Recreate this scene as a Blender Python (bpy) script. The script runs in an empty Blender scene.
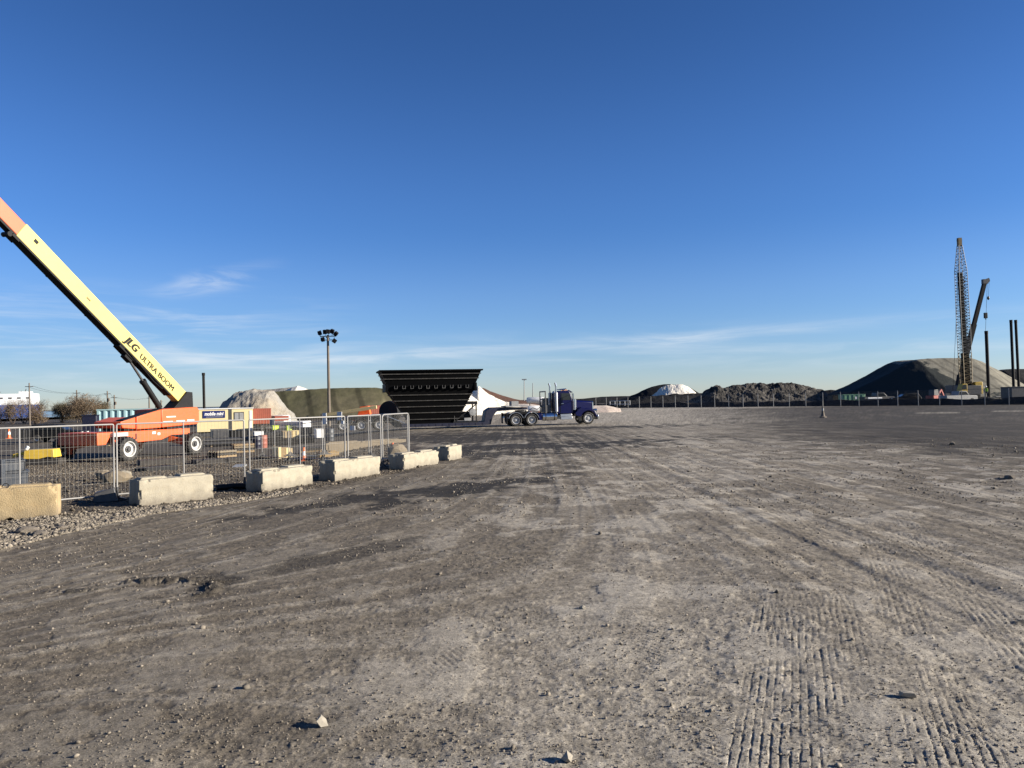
import bpy, bmesh, math, random
import numpy as np
from mathutils import Vector, Matrix
random.seed(7)
PI = math.pi
R = math.radians
sc = bpy.context.scene
C = sc.collection

# ------------------------------------------------------------------ camera
F = 768.0
H = 2.2
ROLL = R(1.25)
PITCH = math.atan(16 / F)
_f = Vector((0, math.cos(PITCH), math.sin(PITCH)))
_u0 = Vector((0, -math.sin(PITCH), math.cos(PITCH)))
_r0 = Vector((1, 0, 0))
_r = _r0 * math.cos(ROLL) - _u0 * math.sin(ROLL)
_u = _u0 * math.cos(ROLL) + _r0 * math.sin(ROLL)
CAM = Vector((0, 0, H))
cd = bpy.data.cameras.new('camera')
cd.sensor_width = 36
cd.lens = F / 1024 * 36
cd.clip_start = 0.1
cd.clip_end = 20000
co = bpy.data.objects.new('camera', cd)
C.objects.link(co)
m = Matrix.Identity(4)
for i in range(3):
    m[i][0] = _r[i]; m[i][1] = _u[i]; m[i][2] = -_f[i]; m[i][3] = CAM[i]
co.matrix_world = m
sc.camera = co

def ray(px, py):
    return _f + _r * ((px - 512) / F) + _u * ((384 - py) / F)
def at_d(px, py, d):
    v = ray(px, py)
    return CAM + v * (d / v.y)
def sst(a, b, x):
    t = min(1, max(0, (x - a) / (b - a)))
    return t * t * (3 - 2 * t)
YARD = 0.7
def gz(x, y):
    if y < 1: return 0.0
    return -YARD * sst(-0.12, -0.32, x / y) * sst(22, 40, y)
def hor(px): return 400 - math.tan(ROLL) * (px - 512)
def gd(px, d):
    """ground point seen in column px at depth d"""
    p = at_d(px, hor(px) + H * F / d, d)
    return Vector((p.x, d, gz(p.x, d)))
def at(px, py):
    """where the ray of a pixel meets the ground"""
    d = H * F / max(0.5, py - hor(px))
    for _ in range(25):
        p = at_d(px, py, d)
        z = gz(p.x, d)
        d = d + (p.z - z) / max(0.001, (H - p.z) / d) * 0.7
    p = at_d(px, py, d)
    return Vector((p.x, d, gz(p.x, d)))
def zpx(px, py, d): return at_d(px, py, d).z

# ------------------------------------------------------------------ materials
def mat(name, rgb, rough=0.65, metal=0.0, var=0.18, scale=3.0, bump=0.0, bscale=30.0, dirt=None, dirt_amt=0.0, coat=0.0, spec=0.5, zdirt=0.0, pits=0.0):
    mt = bpy.data.materials.new(name)
    mt.use_nodes = True
    rgb = tuple(c * .78 for c in rgb)
    nt = mt.node_tree
    b = nt.nodes['Principled BSDF']
    b.inputs['Roughness'].default_value = rough
    b.inputs['Metallic'].default_value = metal
    b.inputs['Specular IOR Level'].default_value = spec
    if coat: b.inputs['Coat Weight'].default_value = coat
    tc = nt.nodes.new('ShaderNodeTexCoord')
    n = nt.nodes.new('ShaderNodeTexNoise')
    n.inputs['Scale'].default_value = scale
    n.inputs['Detail'].default_value = 8
    n.inputs['Roughness'].default_value = 0.65
    nt.links.new(tc.outputs['Object'], n.inputs['Vector'])
    r = nt.nodes.new('ShaderNodeMapRange')
    r.inputs['From Min'].default_value = 0.25; r.inputs['From Max'].default_value = 0.75
    r.inputs['To Min'].default_value = 1 - var; r.inputs['To Max'].default_value = 1 + var
    nt.links.new(n.outputs['Fac'], r.inputs['Value'])
    mx = nt.nodes.new('ShaderNodeVectorMath'); mx.operation = 'SCALE'
    mx.inputs[0].default_value = rgb
    nt.links.new(r.outputs['Result'], mx.inputs['Scale'])
    out = mx.outputs['Vector']
    if dirt:
        n2 = nt.nodes.new('ShaderNodeTexNoise')
        n2.inputs['Scale'].default_value = scale * 1.7
        n2.inputs['Detail'].default_value = 10
        n2.inputs['Roughness'].default_value = 0.75
        nt.links.new(tc.outputs['Object'], n2.inputs['Vector'])
        r2 = nt.nodes.new('ShaderNodeMapRange')
        r2.inputs['From Min'].default_value = 0.48; r2.inputs['From Max'].default_value = 0.72
        r2.inputs['To Max'].default_value = dirt_amt
        nt.links.new(n2.outputs['Fac'], r2.inputs['Value'])
        mm = nt.nodes.new('ShaderNodeMix'); mm.data_type = 'RGBA'
        nt.links.new(r2.outputs['Result'], mm.inputs[0])
        nt.links.new(out, mm.inputs[6])
        mm.inputs[7].default_value = (*dirt, 1)
        out = mm.outputs[2]
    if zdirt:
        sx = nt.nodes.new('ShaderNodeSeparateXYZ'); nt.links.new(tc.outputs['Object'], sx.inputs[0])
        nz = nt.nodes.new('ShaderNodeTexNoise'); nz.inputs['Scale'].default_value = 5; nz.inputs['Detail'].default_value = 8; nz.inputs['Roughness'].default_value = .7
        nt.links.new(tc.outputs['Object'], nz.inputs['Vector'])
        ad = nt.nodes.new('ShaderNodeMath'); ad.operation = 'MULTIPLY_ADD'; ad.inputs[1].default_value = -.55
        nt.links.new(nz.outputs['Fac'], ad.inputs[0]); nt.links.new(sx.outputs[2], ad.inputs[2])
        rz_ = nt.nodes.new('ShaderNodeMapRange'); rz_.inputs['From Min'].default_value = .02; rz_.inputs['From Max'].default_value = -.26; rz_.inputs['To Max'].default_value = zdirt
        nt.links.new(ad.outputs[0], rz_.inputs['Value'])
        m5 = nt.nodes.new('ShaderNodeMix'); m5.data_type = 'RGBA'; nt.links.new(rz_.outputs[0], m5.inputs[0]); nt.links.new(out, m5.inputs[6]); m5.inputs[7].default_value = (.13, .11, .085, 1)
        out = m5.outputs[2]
    if pits:
        vo = nt.nodes.new('ShaderNodeTexNoise'); vo.inputs['Scale'].default_value = 38; vo.inputs['Detail'].default_value = 4
        nt.links.new(tc.outputs['Object'], vo.inputs['Vector'])
        rp = nt.nodes.new('ShaderNodeMapRange'); rp.inputs['From Min'].default_value = .60; rp.inputs['From Max'].default_value = .70; rp.inputs['To Min'].default_value = 1; rp.inputs['To Max'].default_value = 1 - pits
        nt.links.new(vo.outputs['Fac'], rp.inputs['Value'])
        v5 = nt.nodes.new('ShaderNodeVectorMath'); v5.operation = 'SCALE'; nt.links.new(out, v5.inputs[0]); nt.links.new(rp.outputs[0], v5.inputs['Scale'])
        out = v5.outputs[0]
    nt.links.new(out, b.inputs['Base Color'])
    if bump:
        n3 = nt.nodes.new('ShaderNodeTexNoise')
        n3.inputs['Scale'].default_value = bscale
        n3.inputs['Detail'].default_value = 6
        nt.links.new(tc.outputs['Object'], n3.inputs['Vector'])
        bp = nt.nodes.new('ShaderNodeBump')
        bp.inputs['Strength'].default_value = 0.8
        bp.inputs['Distance'].default_value = bump
        nt.links.new(n3.outputs['Fac'], bp.inputs['Height'])
        nt.links.new(bp.outputs['Normal'], b.inputs['Normal'])
    return mt

DUST = (0.17, 0.145, 0.11)
M = dict(
    orange=mat('orange_paint', (0.72, 0.13, 0.035), 0.45, var=0.08, dirt=DUST, dirt_amt=0.25),
    boomorange=mat('boom_orange_paint', (0.80, 0.150, 0.062), 0.45, var=0.05),
    yellow=mat('cream_yellow_paint', (0.74, 0.60, 0.165), 0.45, var=0.05, dirt=(0.45, 0.36, 0.16), dirt_amt=0.3),
    black=mat('black_steel', (0.007, 0.007, 0.0075), 0.6, var=0.3, dirt=(0.03, 0.027, 0.023), dirt_amt=0.3, spec=.25),
    hopper=mat('black_hopper_steel', (0.0015, 0.0015, 0.002), 0.6, var=0.3, dirt=(0.006, 0.006, 0.006), dirt_amt=0.3, spec=0.08),
    rib=mat('worn_black_steel', (0.06, 0.057, 0.052), 0.45, var=0.4, scale=2, dirt=(0.2, 0.19, 0.17), dirt_amt=0.5),  # lighter than the shell: highlights along the ribs put into the colour
    darksteel=mat('dark_grey_steel', (0.05, 0.05, 0.052), 0.5, var=0.3, dirt=DUST, dirt_amt=0.3),
    rubber=mat('tyre_rubber', (0.02, 0.02, 0.02), 0.85, var=0.3, dirt=DUST, dirt_amt=0.6, scale=4),
    rimwhite=mat('white_rim_paint', (0.55, 0.535, 0.50), 0.5, dirt=DUST, dirt_amt=0.5),
    chrome=mat('chrome', (0.75, 0.75, 0.76), 0.18, 1.0, var=0.05),
    alloy=mat('brushed_alloy', (0.55, 0.54, 0.52), 0.45, 0.35, var=0.15, dirt=DUST, dirt_amt=.25),
    dullchrome=mat('dull_aluminium', (0.6, 0.6, 0.6), 0.4, 1.0, var=0.1),
    galv=mat('galvanised_steel', (0.33, 0.32, 0.30), 0.6, 0.2, var=0.12, dirt=(0.3, 0.25, 0.2), dirt_amt=0.2),
    blue=mat('deep_blue_paint', (0.0017, 0.0026, 0.055), 0.35, var=0.05, coat=0.1, spec=.3, dirt=(.05, .045, .04), dirt_amt=.1),
    navy=mat('navy_paint', (0.006, 0.007, 0.026), 0.5, var=0.15, dirt=DUST, dirt_amt=0.12),
    glass=mat('dark_glass', (0.02, 0.025, 0.03), 0.08, var=0.0),
    amber=mat('amber_plastic', (0.8, 0.3, 0.02), 0.4),
    red=mat('red_paint', (0.42, 0.06, 0.035), 0.5, dirt=DUST, dirt_amt=0.2),
    rust=mat('rust_red_paint', (0.33, 0.085, 0.05), 0.6, dirt=(0.2, 0.1, 0.06), dirt_amt=0.4),
    white=mat('white_paint', (0.80, 0.79, 0.76), 0.5, var=0.06, dirt=(0.45, 0.42, 0.37), dirt_amt=0.2),
    cream=mat('cream_siding', (0.72, 0.60, 0.32), 0.55, var=0.06, dirt=(0.4, 0.33, 0.2), dirt_amt=0.2),
    grey=mat('grey_paint', (0.3, 0.3, 0.29), 0.55, dirt=DUST, dirt_amt=0.3),
    slate=mat('slate_blue_plastic', (0.06, 0.068, 0.08), 0.5, var=0.25, dirt=DUST, dirt_amt=0.3),
    signnavy=mat('sign_navy', (0.012, 0.022, 0.12), 0.4, var=0.05),
    teal=mat('pale_teal_paint', (0.27, 0.42, 0.44), 0.5, var=0.1, dirt=(0.2, 0.16, 0.12), dirt_amt=0.25),
    green=mat('faded_green_paint', (0.16, 0.34, 0.19), 0.5, dirt=(0.4, 0.4, 0.33), dirt_amt=0.3),
    bright=mat('bright_yellow_paint', (0.83, 0.55, 0.06), 0.5, var=0.1, dirt=DUST, dirt_amt=0.35),
    hivis=mat('hi_vis_yellow_cloth', (0.65, 0.8, 0.08), 0.8),
    skin=mat('skin', (0.45, 0.26, 0.18), 0.6),
    cloth=mat('dark_work_cloth', (0.03, 0.035, 0.05), 0.9),
    cone=mat('orange_plastic', (0.85, 0.16, 0.03), 0.5, dirt=DUST, dirt_amt=0.25),
    wood=mat('weathered_timber', (0.30, 0.21, 0.11), 0.8, var=0.25, scale=6, dirt=(0.12, 0.09, 0.06), dirt_amt=0.5),
    darkwood=mat('dark_wet_timber', (0.035, 0.03, 0.026), 0.8, var=0.3, scale=4, dirt=DUST, dirt_amt=0.3),
    palewood=mat('pale_new_timber', (0.62, 0.49, 0.24), 0.75, var=0.15, scale=5),
    brownwood=mat('brown_timber', (0.26, 0.17, 0.07), 0.8, var=0.2, scale=5),
    polewood=mat('grey_pole_timber', (0.16, 0.13, 0.10), 0.85, var=0.25, scale=1.5),
    steelpile=mat('rusty_dark_steel', (0.017, 0.015, 0.0135), 0.8, spec=.2, var=0.3, scale=1),
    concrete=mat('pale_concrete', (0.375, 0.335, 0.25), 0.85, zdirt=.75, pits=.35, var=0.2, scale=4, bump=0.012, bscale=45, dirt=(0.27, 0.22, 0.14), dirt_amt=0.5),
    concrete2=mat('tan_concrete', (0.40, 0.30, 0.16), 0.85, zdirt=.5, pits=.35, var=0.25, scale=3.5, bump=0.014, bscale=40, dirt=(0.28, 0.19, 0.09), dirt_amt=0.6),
    tancon=mat('dusty_brown_concrete', (0.22, 0.175, 0.115), 0.85, var=0.2, scale=4, bump=0.01, bscale=30),
    bark=mat('bare_bark', (0.085, 0.062, 0.043), 0.9, var=0.3, scale=1.5),
    hullblue=mat('hull_blue', (0.03, 0.075, 0.26), 0.55, var=0.08, scale=0.05),
    shipwhite=mat('ship_white', (0.75, 0.75, 0.74), 0.55, var=0.04, scale=0.05),
    brass=mat('lead_yellow_brown', (0.17, 0.115, 0.035), 0.6, dirt=(0.1, 0.06, 0.03), dirt_amt=0.5),
    machine=mat('machine_yellow', (0.55, 0.36, 0.03), 0.55, dirt=DUST, dirt_amt=0.4),
    palesteel=mat('pale_lattice_steel', (0.125, 0.125, 0.12), 0.6),
    stone=mat('stone', (0.36, 0.32, 0.25), 0.9, var=0.35, scale=9, bump=0.004, bscale=60),
)

# ------------------------------------------------------------------ mesh helpers
class MB:
    def __init__(s): s.v = []; s.f = []
    def add(s, vs, fs):
        o = len(s.v)
        s.v.extend([tuple(p) for p in vs])
        s.f.extend([tuple(i + o for i in f) for f in fs])
        return s
    def box(s, c, d, rot=None):
        hx, hy, hz = d[0] / 2, d[1] / 2, d[2] / 2
        vs = [Vector((sx * hx, sy * hy, sz * hz)) for sz in (-1, 1) for sy in (-1, 1) for sx in (-1, 1)]
        if rot is not None: vs = [rot @ p for p in vs]
        vs = [p + Vector(c) for p in vs]
        return s.add(vs, [(0, 2, 3, 1), (4, 5, 7, 6), (0, 1, 5, 4), (2, 6, 7, 3), (0, 4, 6, 2), (1, 3, 7, 5)])
    def span(s, a, b):
        return s.box([(a[i] + b[i]) / 2 for i in range(3)], [abs(b[i] - a[i]) for i in range(3)])
    def bar(s, a, b, w, h=None, up=(0, 0, 1)):
        a = Vector(a); b = Vector(b); h = h or w
        x = (b - a); L = x.length; x.normalize()
        up = Vector(up)
        y = up.cross(x)
        if y.length < 1e-4: y = Vector((0, 1, 0)).cross(x)
        if y.length < 1e-4: y = Vector((1, 0, 0)).cross(x)
        y.normalize(); z = x.cross(y)
        rot = Matrix((x, y, z)).transposed()
        return s.box((a + b) / 2, (L, w, h), rot)
    def tube(s, a, b, r0, r1=None, n=10):
        a = Vector(a); b = Vector(b); r1 = r0 if r1 is None else r1
        x = (b - a).normalized()
        y = x.orthogonal().normalized(); z = x.cross(y)
        vs = []
        for p, r in ((a, r0), (b, r1)):
            for k in range(n):
                t = 2 * PI * k / n
                vs.append(p + (y * math.cos(t) + z * math.sin(t)) * r)
        fs = [(k, (k + 1) % n, n + (k + 1) % n, n + k) for k in range(n)]
        fs += [tuple(range(n - 1, -1, -1)), tuple(range(n, 2 * n))]
        return s.add(vs, fs)
    def path(s, pts, r, n=6):
        for a, b in zip(pts[:-1], pts[1:]): s.tube(a, b, r, n=n)
        return s
    def lathe(s, c, prof, axis='y', n=24, caps=True):
        """prof: (radius, along-axis) pairs"""
        vs = []; c = Vector(c)
        for r, h in prof:
            for k in range(n):
                t = 2 * PI * k / n
                q = {'y': (r * math.cos(t), h, r * math.sin(t)), 'z': (r * math.cos(t), r * math.sin(t), h), 'x': (h, r * math.cos(t), r * math.sin(t))}[axis]
                vs.append(c + Vector(q))
        m_ = len(prof); fs = []
        for i in range(m_ - 1):
            for k in range(n):
                k2 = (k + 1) % n
                fs.append((i * n + k, i * n + k2, (i + 1) * n + k2, (i + 1) * n + k))
        if caps and prof[0][0] > 1e-6: fs.append(tuple(range(n - 1, -1, -1)))
        if caps and prof[-1][0] > 1e-6: fs.append(tuple((m_ - 1) * n + k for k in range(n)))
        return s.add(vs, fs)
    def prism(s, prof, lo, hi, inset=None):
        """prof in x,z, extruded along y"""
        n = len(prof)
        vs = [(x, lo, z) for x, z in prof] + [(x, hi, z) for x, z in prof]
        fs = [(k, (k + 1) % n, n + (k + 1) % n, n + k) for k in range(n)]
        fs += [tuple(range(n - 1, -1, -1)), tuple(range(n, 2 * n))]
        return s.add(vs, fs)
    def loft(s, rings):
        n = len(rings[0]); vs = [p for r_ in rings for p in r_]; fs = []
        for i in range(len(rings) - 1):
            for k in range(n):
                k2 = (k + 1) % n
                fs.append((i * n + k, i * n + k2, (i + 1) * n + k2, (i + 1) * n + k))
        fs.append(tuple(range(n - 1, -1, -1))); fs.append(tuple((len(rings) - 1) * n + k for k in range(n)))
        return s.add(vs, fs)
    def build(s, name, mt, parent=None, bevel=0.0, smooth=True, label=None):
        me = bpy.data.meshes.new(name)
        me.from_pydata(s.v, [], s.f)
        bm = bmesh.new(); bm.from_mesh(me)
        bmesh.ops.recalc_face_normals(bm, faces=bm.faces)
        bm.to_mesh(me); bm.free()
        me.materials.append(M[mt] if isinstance(mt, str) else mt)
        if smooth:
            me.polygons.foreach_set('use_smooth', [True] * len(me.polygons))
            me.set_sharp_from_angle(angle=R(38))
        o = bpy.data.objects.new(name, me)
        C.objects.link(o)
        if parent is not None: o.parent = parent
        if bevel:
            b = o.modifiers.new('bevel', 'BEVEL'); b.width = bevel; b.segments = 2; b.limit_method = 'ANGLE'; b.angle_limit = R(40)
        if label: o['label'] = label
        return o

def tag(o, label, cat, group=None, kind=None):
    if label: o['label'] = label
    if cat: o['category'] = cat
    if group: o['group'] = group
    if kind: o['kind'] = kind
    return o
def thing(name, label, cat, loc=(0, 0, 0), rz=0, group=None, s=1):
    o = bpy.data.objects.new(name, None)
    o.empty_display_size = 0.3
    C.objects.link(o)
    o.location = loc; o.rotation_euler = (0, 0, rz); o.scale = (s, s, s)
    return tag(o, label, cat, group)
def copy_tree(o, parent=None):
    c = o.copy(); C.objects.link(c)
    if parent is not None: c.parent = parent
    for ch in [q for q in C.objects if q.parent == o]: copy_tree(ch, c)
    return c
def text(name, s, size, mt, parent, M4, ext=0.004, offset=0.0, shear=0.0, align='LEFT', sx=1.0, bold=()):
    cu = bpy.data.curves.new(name, 'FONT')
    cu.body = s; cu.size = size; cu.extrude = ext; cu.offset = offset; cu.shear = shear; cu.align_x = align; cu.resolution_u = 3
    t = bpy.data.objects.new(name, cu)
    me = bpy.data.meshes.new_from_object(t)
    me.name = name
    bpy.data.objects.remove(t)
    if bold:                       # heavier strokes: the same letters again, a hair to the side and in front
        bm = bmesh.new()
        for k, dx in enumerate((0,) + tuple(bold)):
            c = me.copy(); c.transform(Matrix.Translation((dx, 0, k * .0012))); bm.from_mesh(c); bpy.data.meshes.remove(c)
        bm.to_mesh(me); bm.free()
    me.transform(M4 @ Matrix.Diagonal((sx, 1, 1, 1)))
    me.materials.append(M[mt])
    o = bpy.data.objects.new(name, me); C.objects.link(o); o.parent = parent
    return o
def basis(o, x, y):
    x = Vector(x).normalized(); y = Vector(y).normalized(); z = x.cross(y)
    m4 = Matrix.Identity(4)
    for i in range(3): m4[i][0] = x[i]; m4[i][1] = y[i]; m4[i][2] = z[i]; m4[i][3] = o[i]
    return m4
def wheel(parent, c, r, w, rim_mt='rimwhite', out=-1, lugs=0, rimfrac=0.58, n=28):
    """wheel on a y axis; out = side (sign of y) that shows the rim face"""
    t = MB()
    h = w / 2
    t.lathe(c, [(r * rimfrac, -h * 0.8), (r * 0.86, -h), (r * 0.97, -h * 0.82), (r, -h * 0.4), (r, h * 0.4), (r * 0.97, h * 0.82), (r * 0.86, h), (r * rimfrac, h * 0.8), (r * rimfrac * .97, 0), (r * rimfrac, -h * 0.8)], 'y', n, False)
    for k in range(lugs):
        a = 2 * PI * k / lugs
        for sgn in (-1, 1):
            aa = a + (0.5 if sgn > 0 else 0) * 2 * PI / lugs
            rot = Matrix.Rotation(-aa, 3, 'Y') @ Matrix.Rotation(sgn * 0.5, 3, 'X')
            p = Vector(c) + Vector((math.cos(aa) * (r + 0.005), sgn * h * 0.42, math.sin(aa) * (r + 0.005)))
            t.box(p, (0.05, h * 0.95, r * 0.09), rot)
    tw = t.build('wheel', 'rubber', parent)
    q = MB()
    q.lathe(c, [(r * rimfrac * 1.0, out * h * 0.84), (r * rimfrac * 0.98, out * h * 0.93), (r * rimfrac * 0.88, out * h * 0.90), (r * rimfrac * 0.80, out * h * 0.35), (r * 0.40, out * h * 0.28), (r * 0.30, out * h * 0.3), (0, out * h * .2)], 'y', n, False)
    q.build('rim', rim_mt, tw)
    hb = MB()
    hb.lathe(c, [(r * 0.29, out * h * 0.2), (r * 0.29, out * h * 0.5), (r * 0.17, out * h * 0.55), (r * 0.15, out * h * 0.85), (0.0, out * h * 0.88)], 'y', 16)
    for k in range(8):
        a = 2 * PI * k / 8
        p = Vector(c) + Vector((math.cos(a) * r * 0.235, 0, math.sin(a) * r * 0.235))
        hb.tube(p + Vector((0, out * h * 0.45, 0)), p + Vector((0, out * h * 0.64, 0)), r * 0.035, n=6)
    hb.build('hub', 'darksteel' if rim_mt != 'alloy' else 'alloy', tw)
    return tw

# ------------------------------------------------------------------ numpy noise
def _hash(ix, iy, seed):
    h = (ix.astype(np.int64) * 374761393 + iy.astype(np.int64) * 668265263 + seed * 974634777) & 0xffffffff
    h = ((h ^ (h >> 13)) * 1274126177) & 0xffffffff
    h = h ^ (h >> 16)
    return (h & 0xffff).astype(np.float64) / 65535.0
def vnoise(x, y, seed=0):
    x = np.asarray(x, float); y = np.asarray(y, float)
    ix = np.floor(x); iy = np.floor(y)
    fx = x - ix; fy = y - iy
    fx = fx * fx * fx * (fx * (fx * 6 - 15) + 10); fy = fy * fy * fy * (fy * (fy * 6 - 15) + 10)
    a = _hash(ix, iy, seed); b = _hash(ix + 1, iy, seed); c = _hash(ix, iy + 1, seed); d = _hash(ix + 1, iy + 1, seed)
    return (a + (b - a) * fx) * (1 - fy) + (c + (d - c) * fx) * fy
def fbm(x, y, oct=4, seed=0, gain=0.5):
    t = 0; a = 1; n = 0
    ca, sa = math.cos(0.6), math.sin(0.6)
    for k in range(oct):
        t = t + a * vnoise(x, y, seed + k * 17); n += a; a *= gain
        x, y = (x * ca - y * sa) * 2.03 + 11.3, (x * sa + y * ca) * 2.03 + 5.7
    return t / n
def nsst(a, b, x):
    t = np.clip((x - a) / (b - a), 0, 1)
    return t * t * (3 - 2 * t)
# ------------------------------------------------------------------ light
SUN_AZ, SUN_EL = R(98), R(19)          # clockwise from +Y, above the horizon
sd = Vector((math.sin(SUN_AZ) * math.cos(SUN_EL), math.cos(SUN_AZ) * math.cos(SUN_EL), math.sin(SUN_EL)))
sl = bpy.data.lights.new('sun', 'SUN')
sl.energy = 5.0; sl.angle = R(0.5); sl.color = (1.0, 0.92, 0.80)
so = bpy.data.objects.new('sun', sl); C.objects.link(so)
so.rotation_euler = sd.to_track_quat('Z', 'Y').to_euler()
so.location = (60, -20, 60)

w = bpy.data.worlds.new('World'); sc.world = w
w.use_nodes = True
nt = w.node_tree; L = nt.links
bg = nt.nodes['Background']
sky = nt.nodes.new('ShaderNodeTexSky')
sky.sky_type = 'NISHITA'; sky.sun_disc = False
sky.sun_elevation = SUN_EL; sky.sun_rotation = SUN_AZ
sky.altitude = 0; sky.air_density = 1.0; sky.dust_density = 0.0; sky.ozone_density = 1.5
def N(t, **k):
    n = nt.nodes.new(t)
    for a, b in k.items(): setattr(n, a, b)
    return n
def MA(op, a, b=None, c=None):
    n = N('ShaderNodeMath', operation=op)
    for i, q in enumerate((a, b, c)):
        if q is None: continue
        if isinstance(q, (int, float)): n.inputs[i].default_value = q
        else: L.new(q, n.inputs[i])
    return n.outputs[0]
tc = N('ShaderNodeTexCoord')
sp = N('ShaderNodeSeparateXYZ'); L.new(tc.outputs['Generated'], sp.inputs[0])
X_, Y_, Z_ = sp.outputs
az = MA('ARCTAN2', X_, Y_)             # radians, 0 ahead, + right
el = MA('ARCSINE', Z_)
# thin cirrus: noise stretched along long streaks, kept to bands of the sky
cv = N('ShaderNodeCombineXYZ'); L.new(az, cv.inputs[0]); L.new(el, cv.inputs[1])
def noise(vec, sx, sy, rot, detail=9, rough=0.6, dist=0.0):
    mp = N('ShaderNodeMapping'); mp.inputs['Scale'].default_value = (sx, sy, 1); mp.inputs['Rotation'].default_value = (0, 0, rot)
    L.new(vec, mp.inputs[0])
    n = N('ShaderNodeTexNoise'); n.inputs['Detail'].default_value = detail; n.inputs['Roughness'].default_value = rough; n.inputs['Scale'].default_value = 1
    n.inputs['Distortion'].default_value = dist
    L.new(mp.outputs[0], n.inputs['Vector'])
    return n.outputs['Fac']
def SM(v, a, b):
    n = N('ShaderNodeMapRange', interpolation_type='SMOOTHSTEP')
    n.inputs['From Min'].default_value = a; n.inputs['From Max'].default_value = b
    L.new(v, n.inputs['Value']); return n.outputs['Result']
def band(center0, slope, width, azmin, azmax, soft):
    c = MA('ADD', MA('MULTIPLY', az, slope), center0)
    d = MA('ABSOLUTE', MA('SUBTRACT', el, c))
    v = N('ShaderNodeMapRange', interpolation_type='SMOOTHSTEP')
    v.inputs['From Min'].default_value = width; v.inputs['From Max'].default_value = 0
    L.new(d, v.inputs['Value'])
    return MA('MULTIPLY', v.outputs['Result'], MA('MULTIPLY', SM(az, azmin - soft, azmin + soft), SM(az, azmax + soft, azmax - soft)))
wisp = noise(cv.outputs[0], 5, 55, R(-5), dist=0.6)
wisp2 = noise(cv.outputs[0], 8, 40, R(14), dist=0.8)
c1 = MA('MULTIPLY', band(0.066, 0.034, 0.0125, -0.36, 0.42, 0.14), MA('MULTIPLY', SM(wisp, 0.22, 0.72), 0.38))   # long streak
c2 = MA('MULTIPLY', band(0.085, 0.0, 0.075, -1.4, -0.28, 0.14), MA('MULTIPLY', SM(wisp, 0.42, 0.76), 0.42))     # layers at left
c3 = MA('MULTIPLY', band(0.225, 0.20, 0.022, -0.42, -0.32, 0.05), MA('MULTIPLY', SM(wisp2, 0.36, 0.66), 0.42))  # small patch
c4 = MA('MULTIPLY', band(0.055, 0.0, 0.05, -1.6, 1.6, 0.2), MA('MULTIPLY', SM(wisp, 0.40, 0.80), 0.28))
cl = MA('MINIMUM', MA('ADD', MA('ADD', c1, c2), MA('ADD', c3, c4)), 0.8)
ramp = N('ShaderNodeValToRGB'); ramp.color_ramp.interpolation = 'EASE'
els = [(0.0, (.74, .95, 1.55)), (.20, (.60, .89, 1.49)), (.38, (.44, .79, 1.43)), (.83, (.33, .63, 1.16)), (1.0, (.33, .63, 1.16))]
while len(ramp.color_ramp.elements) < len(els): ramp.color_ramp.elements.new(.5)
for e_, (p_, c_) in zip(ramp.color_ramp.elements, els): e_.position = p_; e_.color = (*[q_ / 1.6 for q_ in c_], 1)
L.new(MA('DIVIDE', el, 0.6), ramp.inputs['Fac'])
lf = MA('SUBTRACT', 1.0, MA('MULTIPLY', SM(az, -.15, -.75), MA('MULTIPLY', SM(el, .22, .02), .24)))
sk2 = N('ShaderNodeVectorMath', operation='SCALE'); L.new(sky.outputs[0], sk2.inputs[0]); L.new(lf, sk2.inputs['Scale'])
hs = N('ShaderNodeVectorMath', operation='MULTIPLY')
L.new(sk2.outputs[0], hs.inputs[0]); L.new(ramp.outputs['Color'], hs.inputs[1])
mx = N('ShaderNodeMix', data_type='RGBA')
L.new(cl, mx.inputs[0]); L.new(hs.outputs[0], mx.inputs[6]); mx.inputs[7].default_value = (5.4, 5.7, 6.0, 1)
L.new(mx.outputs[2], bg.inputs['Color'])
bg.inputs['Strength'].default_value = 0.0673
sc.view_settings.view_transform = 'Standard'; sc.view_settings.look = 'None'
sc.view_settings.gamma = 1; sc.view_settings.exposure = 1.25
sc.view_settings.use_curve_mapping = False

# ------------------------------------------------------------------ ground sheet
dense = np.radians(np.arange(-44, 44.001, 0.08))
coarse = np.radians(np.arange(48, 312.1, 6.0))
ang = np.concatenate([dense, coarse])            # clockwise from +Y
rad = [1.2, 1.8]
r_ = 2.6
while r_ < 62: rad.append(r_); r_ *= 1.0034
while r_ < 9000: rad.append(r_); r_ *= 1.05
rad = np.array(rad)
RR, AA = np.meshgrid(rad, ang, indexing='ij')
GX = RR * np.sin(AA); GY = RR * np.cos(AA)
nr, na = GX.shape
def road_left(y): return np.interp(y, [4, 12.6, 15.8, 17.5, 20, 26, 30, 45, 62], [-9.5, -8.3, -7.7, -6.6, -5.2, -2.9, -2.6, -6, -9])
q = GX + 60 / (np.abs(GY) + 2) * nsst(4, -6, GX)          # streaks follow the curving haul road
streak = fbm(q * 2.2, GY * 0.05, 4, 3)
streak2 = fbm(q * 7, GY * 0.11 + 9, 3, 5)
blot = fbm(GX * 0.35, GY * 0.22, 5, 11)
patch = fbm(GX * 1.7, GY * 1.5, 5, 21)
small = fbm(GX * 9, GY * 9, 4, 31)
micro = fbm(GX * 34, GY * 34, 3, 41)
edge = (fbm(GX * 0.9, GY * 0.9, 4, 51) - 0.5)
fwd = GY > 1
yardm = nsst(0.35, -0.35, GX - road_left(GY) + edge * 2.2) * fwd * nsst(75, 60, GY)
def ell(cx, cy, a, b, rot):
    c, s = math.cos(rot), math.sin(rot)
    u = (GX - cx) * c + (GY - cy) * s; v = -(GX - cx) * s + (GY - cy) * c
    return np.sqrt((u / a) ** 2 + (v / b) ** 2)
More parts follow.
